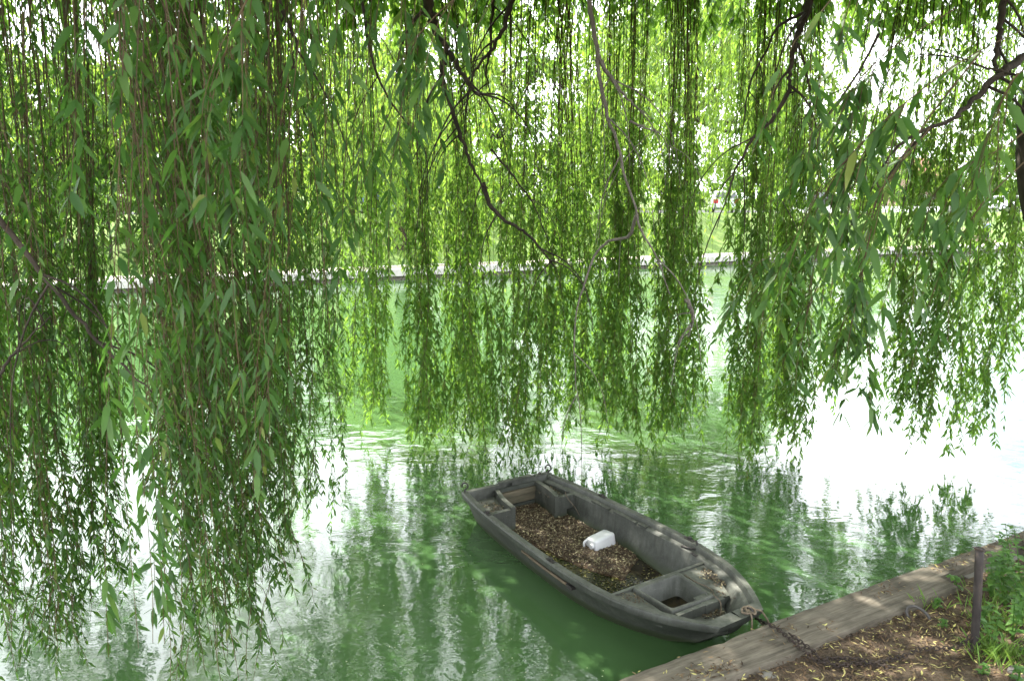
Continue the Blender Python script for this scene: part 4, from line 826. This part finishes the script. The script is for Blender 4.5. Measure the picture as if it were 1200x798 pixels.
for i, (u, t, h, w, m) in enumerate(((-120, 47, 7, 4.2, 'leaf_far'), (-20, 48.5, 7, 4.2, 'leaf_far_light'), (70, 47, 7.5, 4.4, 'leaf_far'), (150, 50, 8, 4.4, 'leaf_far_light'), (230, 47.5, 10, 4.6, 'leaf_far'), (300, 50, 11, 4.6, 'leaf_far_light'), (375, 48, 10, 4.6, 'leaf_far'), (440, 50, 11.5, 5, 'leaf_far'), (520, 48, 13.5, 5, 'leaf_far_light'), (590, 50, 15.5, 5.5, 'leaf_far'), (660, 48.5, 14, 5.5, 'leaf_far_light'), (730, 53, 15, 6, 'leaf_far'), (900, 49, 14, 5.5, 'leaf_far'), (975, 54, 11, 5, 'leaf_far_light'), (1030, 66, 11, 5, 'leaf_far'), (1130, 58, 11, 5, 'leaf_far_light'), (1185, 52, 11, 5, 'leaf_far'), (1260, 54, 11, 5, 'leaf_far'), (1340, 52, 11, 5, 'leaf_far'))):
    broad_tree(at_t(u, t), t, 2.7, h, w, 600 + i, m, TL, TG)
for i, (u, t, h, w) in enumerate(((30, 31.8, 2.2, 1.5), (130, 32.2, 2.8, 1.8), (330, 32, 2.4, 1.6), (650, 33, 2.6, 1.6), (700, 34.5, 3.0, 2.0), (560, 34, 2.4, 1.8), (1010, 36, 1.4, 1.2), (1120, 36.2, 1.6, 1.2))):
    broad_tree(at_t(u, t), t, float(np.interp(t, [30.4, 31, 36, 37], [.42, .5, 2.5, 2.6])), h, w, 700 + i, 'leaf_far' if i % 2 else 'leaf_far_light', 'rounded green shrub on the grass slope of the far bank', 'shrubs on the far slope', .05, 20, 'shrub', .22, 150)
for i, u in enumerate(range(-160, 1420, 62)):
    broad_tree(at_t(u, 46.2), 46.2, 2.7, 3.4 + (i*7 % 5)*.3, 2.4, 760 + i, 'leaf_far' if i % 3 else 'leaf_far_light', 'dark leafy bush in the hedge behind the far road', 'hedge bushes behind the far road', .03, 22, 'hedge_bush', .28, 170)
# low pale wall on the roadside
bm = bmesh.new(); s0, s1 = at_t(915, 36.9), at_t(1112, 36.9); add_box(bm, (s0, 36.78, 2.45), (s1, 36.98, 2.98), MC); add_box(bm, (s0 - .03, 36.74, 2.981), (s1 + .03, 37.02, 3.05), MC)
tag(bm_obj('low_wall', bm, M['white'], bevel=.01), 'low white wall along the road at the top of the far grass slope', 'wall')
# flight of steps down the slope
bm = bmesh.new(); s0 = at_t(1118, 33); 
for k in range(12): add_box(bm, (s0 - .9, 30.6 + k*.5, .0), (s0 + .9, 31.09 + k*.5, .55 + k*.17), MC)
tag(bm_obj('stone_steps', bm, M['brick'], bevel=.01), 'pinkish flight of steps climbing the far grass slope', 'steps')
# house
hs = at_t(1062, 68); house = empty('house', tuple(ST(hs, 68, 2.9)), BA); tag(house, 'pinkish rendered house with a tiled roof seen between the strands at the right', 'house')
bm = bmesh.new(); add_box(bm, (-4.5, -3.5, -.3), (4.5, 3.5, 4.6)); a = [bm.verts.new(v) for v in ((-4.5, -3.5, 4.6), (-4.5, 3.5, 4.6), (-4.5, 0, 7.0))]; bm.faces.new(a); a = [bm.verts.new(v) for v in ((4.5, -3.5, 4.6), (4.5, 3.5, 4.6), (4.5, 0, 7.0))]; bm.faces.new(a)
bm_obj('wall', bm, M['brick'], house)
bm = bmesh.new()
for sg in (-1, 1):
    q = [(-4.9, sg*3.9, 4.42), (4.9, sg*3.9, 4.42), (4.9, 0, 7.1), (-4.9, 0, 7.1)]; a = [bm.verts.new(v) for v in q]; b2 = [bm.verts.new((x, y, z + .16)) for x, y, z in q]
    bm.faces.new(a); bm.faces.new(b2)
    for i in range(4): bm.faces.new((a[i], a[(i+1) % 4], b2[(i+1) % 4], b2[i]))
rf = bm_obj('roof', bm, M['tile'], house); bm = bmesh.new(); add_box(bm, (2.2, .4, 6.6), (2.9, 1.0, 8.2)); bm_obj('chimney', bm, M['brick'], rf, bevel=.03)
for x in (-3, -1, 1.2, 3.2):
    for z in ((.7, 1.9), (2.9, 4.0)):
        bm = bmesh.new(); add_box(bm, (x - .5, -3.56, z[0]), (x + .5, -3.503, z[1])); w_ = bm_obj('window', bm, M['white'], house, bevel=.01)
        bm = bmesh.new(); add_box(bm, (x - .42, -3.575, z[0] + .08), (x - .03, -3.562, z[1] - .08)); add_box(bm, (x + .03, -3.575, z[0] + .08), (x + .42, -3.562, z[1] - .08)); bm_obj('pane', bm, M['glass'], w_)
# parked cars
def car(s, t, z, rz, paint, label):
    root = empty('parked_car', tuple(ST(s, t, z)), BA + rz); tag(root, label, 'car')
    # side profile (x forward, z up), hatchback; front at +x
    body = [(-2.0, .32), (-2.02, .62), (-1.96, .92), (-1.2, .98), (.75, .95), (1.7, .82), (2.0, .66), (2.03, .36), (1.75, .22), (-1.75, .22)]
    cab = [(-1.93, .93), (-1.62, 1.36), (-1.2, 1.46), (-.1, 1.46), (.35, 1.38), (1.05, .93)]
    def loft(poly, hw, tops=None, m='car', zt=None):
        bm = bmesh.new(); L_ = []
        for sg in (-1, 1): L_.append([bm.verts.new((x, sg*hw(z), z)) for x, z in poly])
        n_ = len(poly); bm.faces.new(L_[0]); bm.faces.new(L_[1][::-1])
        for i in range(n_): bm.faces.new((L_[0][i], L_[0][(i+1) % n_], L_[1][(i+1) % n_], L_[1][i]))
        return bm
    bm_obj('body', loft(body, lambda z: .86 if .4 < z < .9 else .80), M['car_' + paint], root, smooth=35, bevel=.05)
    bm_obj('cabin', loft(cab, lambda z: .80 - (z - .93)*.32), M['car_' + paint], root, smooth=35, bevel=.04)
    for sg in (-1, 1):
        for q in ([(-1.6, 1.0), (-1.42, 1.32), (-.55, 1.38), (-.55, 1.0)], [(-.47, 1.0), (-.47, 1.38), (.1, 1.34), (.78, 1.0)]):
            bm = bmesh.new(); a = [bm.verts.new((x, sg*(.80 - (z - .93)*.32 + .003), z)) for x, z in q]; b2 = [bm.verts.new((x, sg*(.80 - (z - .93)*.32 + .012), z)) for x, z in q]; bm.faces.new(a); bm.faces.new(b2)
            for i in range(4): bm.faces.new((a[i], a[(i+1) % 4], b2[(i+1) % 4], b2[i]))
            bm_obj('side_window', bm, M['glass'], root)
    for nm, q in (('rear_window', [(-1.925, 1.0), (-1.665, 1.34)]), ('windscreen', [(.98, 1.0), (.47, 1.34)])):
        bm = bmesh.new(); dx = -.015 if nm == 'rear_window' else .03; (x0, z0), (x1, z1) = q; w0, w1 = .70, .58
        a = [bm.verts.new(v) for v in ((x0+dx, -w0, z0), (x0+dx, w0, z0), (x1+dx, w1, z1), (x1+dx, -w1, z1))]; b2 = [bm.verts.new((v.co.x - dx*.8, v.co.y, v.co.z)) for v in a]; bm.faces.new(a); bm.faces.new(b2)
        for i in range(4): bm.faces.new((a[i], a[(i+1) % 4], b2[(i+1) % 4], b2[i]))
        bm_obj(nm, bm, M['glass'], root)
    for x in (-1.28, 1.28):
        for sg in (-1, 1):
            bm = bmesh.new(); bmesh.ops.create_cone(bm, cap_ends=True, segments=22, radius1=.31, radius2=.31, depth=.19, matrix=Matrix.Translation((x, sg*.77, .31)) @ Matrix.Rotation(PI/2, 4, 'X')); w_ = bm_obj('wheel', bm, M['tyre'], root, smooth=40, bevel=.03)
            bm = bmesh.new(); bmesh.ops.create_cone(bm, cap_ends=True, segments=16, radius1=.2, radius2=.17, depth=.03, matrix=Matrix.Translation((x, sg*.875, .31)) @ Matrix.Rotation(-sg*PI/2, 4, 'X')); bm_obj('rim', bm, M['rim'], w_, smooth=40)
    for sg in (-1, 1):
        bm = bmesh.new(); add_box(bm, (-2.045, sg*.68 - .15, .62), (-1.94, sg*.68 + .15, .90)); bm_obj('tail_light', bm, M['tail'], root, bevel=.02)
        bm = bmesh.new(); add_box(bm, (1.82, sg*.62 - .17, .60), (2.03, sg*.62 + .17, .74)); bm_obj('headlight', bm, M['rim'], root, bevel=.02)
    bm = bmesh.new(); add_box(bm, (-2.10, -.82, .34), (-1.95, .82, .54)); bm_obj('bumper', bm, M['car_' + paint], root, bevel=.03)
    bm = bmesh.new(); add_box(bm, (-2.045, -.26, .68), (-2.015, .26, .79)); bm_obj('number_plate', bm, M['plate'], root)
    return root
car(at_t(843, 38.6), 38.6, 2.604, R(52), 'silver', 'silver hatchback with red tail lights parked on the far road, rear towards the water')
car(at_t(448, 38.6), 38.6, 2.604, 0, 'blue', 'grey blue car parked along the far road left of the middle')
car(at_t(942, 38.6), 38.6, 2.604, PI, 'dark', 'dark car parked along the far road behind the white wall')
car(at_t(1165, 38.6), 38.6, 2.604, PI, 'white', 'white car parked along the far road near the right edge')
# walker on the far quay path
ps = at_t(1150, 29.6); person = empty('person', tuple(ST(ps, 29.6, .42)), BA + R(10)); tag(person, 'grey haired person in blue grey jacket and dark trousers walking on the far quay', 'person')
def skin_mesh(name, verts, edges, rad, m, parent, sub=2):
    me = bpy.data.meshes.new(name); me.from_pydata(verts, edges, []); o = bpy.data.objects.new(name, me); link(o)
    md = o.modifiers.new('k', 'SKIN'); 
    if not me.skin_vertices: bpy.context.view_layer.objects.active = o
    for i, r_ in enumerate(rad): me.skin_vertices[0].data[i].radius = (r_, r_) if not isinstance(r_, tuple) else r_
    me.skin_vertices[0].data[0].use_root = True
    s_ = o.modifiers.new('s', 'SUBSURF'); s_.levels = sub; s_.render_levels = sub
    bpy.context.view_layer.update(); ev = o.evaluated_get(bpy.context.evaluated_depsgraph_get()); nm = bpy.data.meshes.new_from_object(ev); bpy.data.objects.remove(o)
    nm.name = name; nm.materials.clear(); nm.materials.append(m)
    for p_ in nm.polygons: p_.use_smooth = True
    return link(bpy.data.objects.new(name, nm), parent)
pv = [(0, 0, .93), (0, 0, 1.12), (0, 0, 1.36), (.01, 0, 1.47), (.02, 0, 1.55), (.03, 0, 1.66), (.02, 0, 1.74), (0, -.17, 1.40), (-.05, -.22, 1.13), (.08, -.2, .92), (.10, -.2, .84), (0, .17, 1.40), (.05, .22, 1.13), (.2, .2, .95), (.23, .19, .88), (0, -.09, .86), (.14, -.09, .48), (.10, -.09, .08), (.22, -.09, .04), (0, .09, .86), (-.06, .09, .48), (-.28, .09, .13), (-.18, .09, .04)]
pe = [(0, 1), (1, 2), (2, 3), (3, 4), (4, 5), (5, 6), (2, 7), (7, 8), (8, 9), (9, 10), (2, 11), (11, 12), (12, 13), (13, 14), (0, 15), (15, 16), (16, 17), (17, 18), (0, 19), (19, 20), (20, 21), (21, 22)]
pr = [.13, .12, .14, .06, .055, .095, .07, .06, .045, .036, .04, .06, .045, .036, .04, .085, .06, .04, .035, .085, .06, .04, .035]
skin_mesh('body', pv, pe, pr, M['skin'], person)
jv = [0, 1, 2, 7, 8, 9, 11, 12, 13]; jm = {a: i for i, a in enumerate(jv)}
skin_mesh('jacket', [pv[i] for i in jv], [(jm[a], jm[c_]) for a, c_ in pe if a in jm and c_ in jm], [.165, .16, .165, .078, .062, .052, .078, .062, .052], M['jacket'], person)
tv = [0, 15, 16, 17, 19, 20, 21]; tm = {a: i for i, a in enumerate(tv)}
skin_mesh('trousers', [pv[i] for i in tv], [(tm[a], tm[c_]) for a, c_ in pe if a in tm and c_ in tm], [.15, .10, .075, .06, .10, .075, .06], M['trousers'], person)
bm = bmesh.new(); bmesh.ops.create_uvsphere(bm, u_segments=16, v_segments=10, radius=.112, matrix=Matrix.Translation((.012, 0, 1.705))); bm_obj('hair', bm, M['hair'], person, smooth=60)
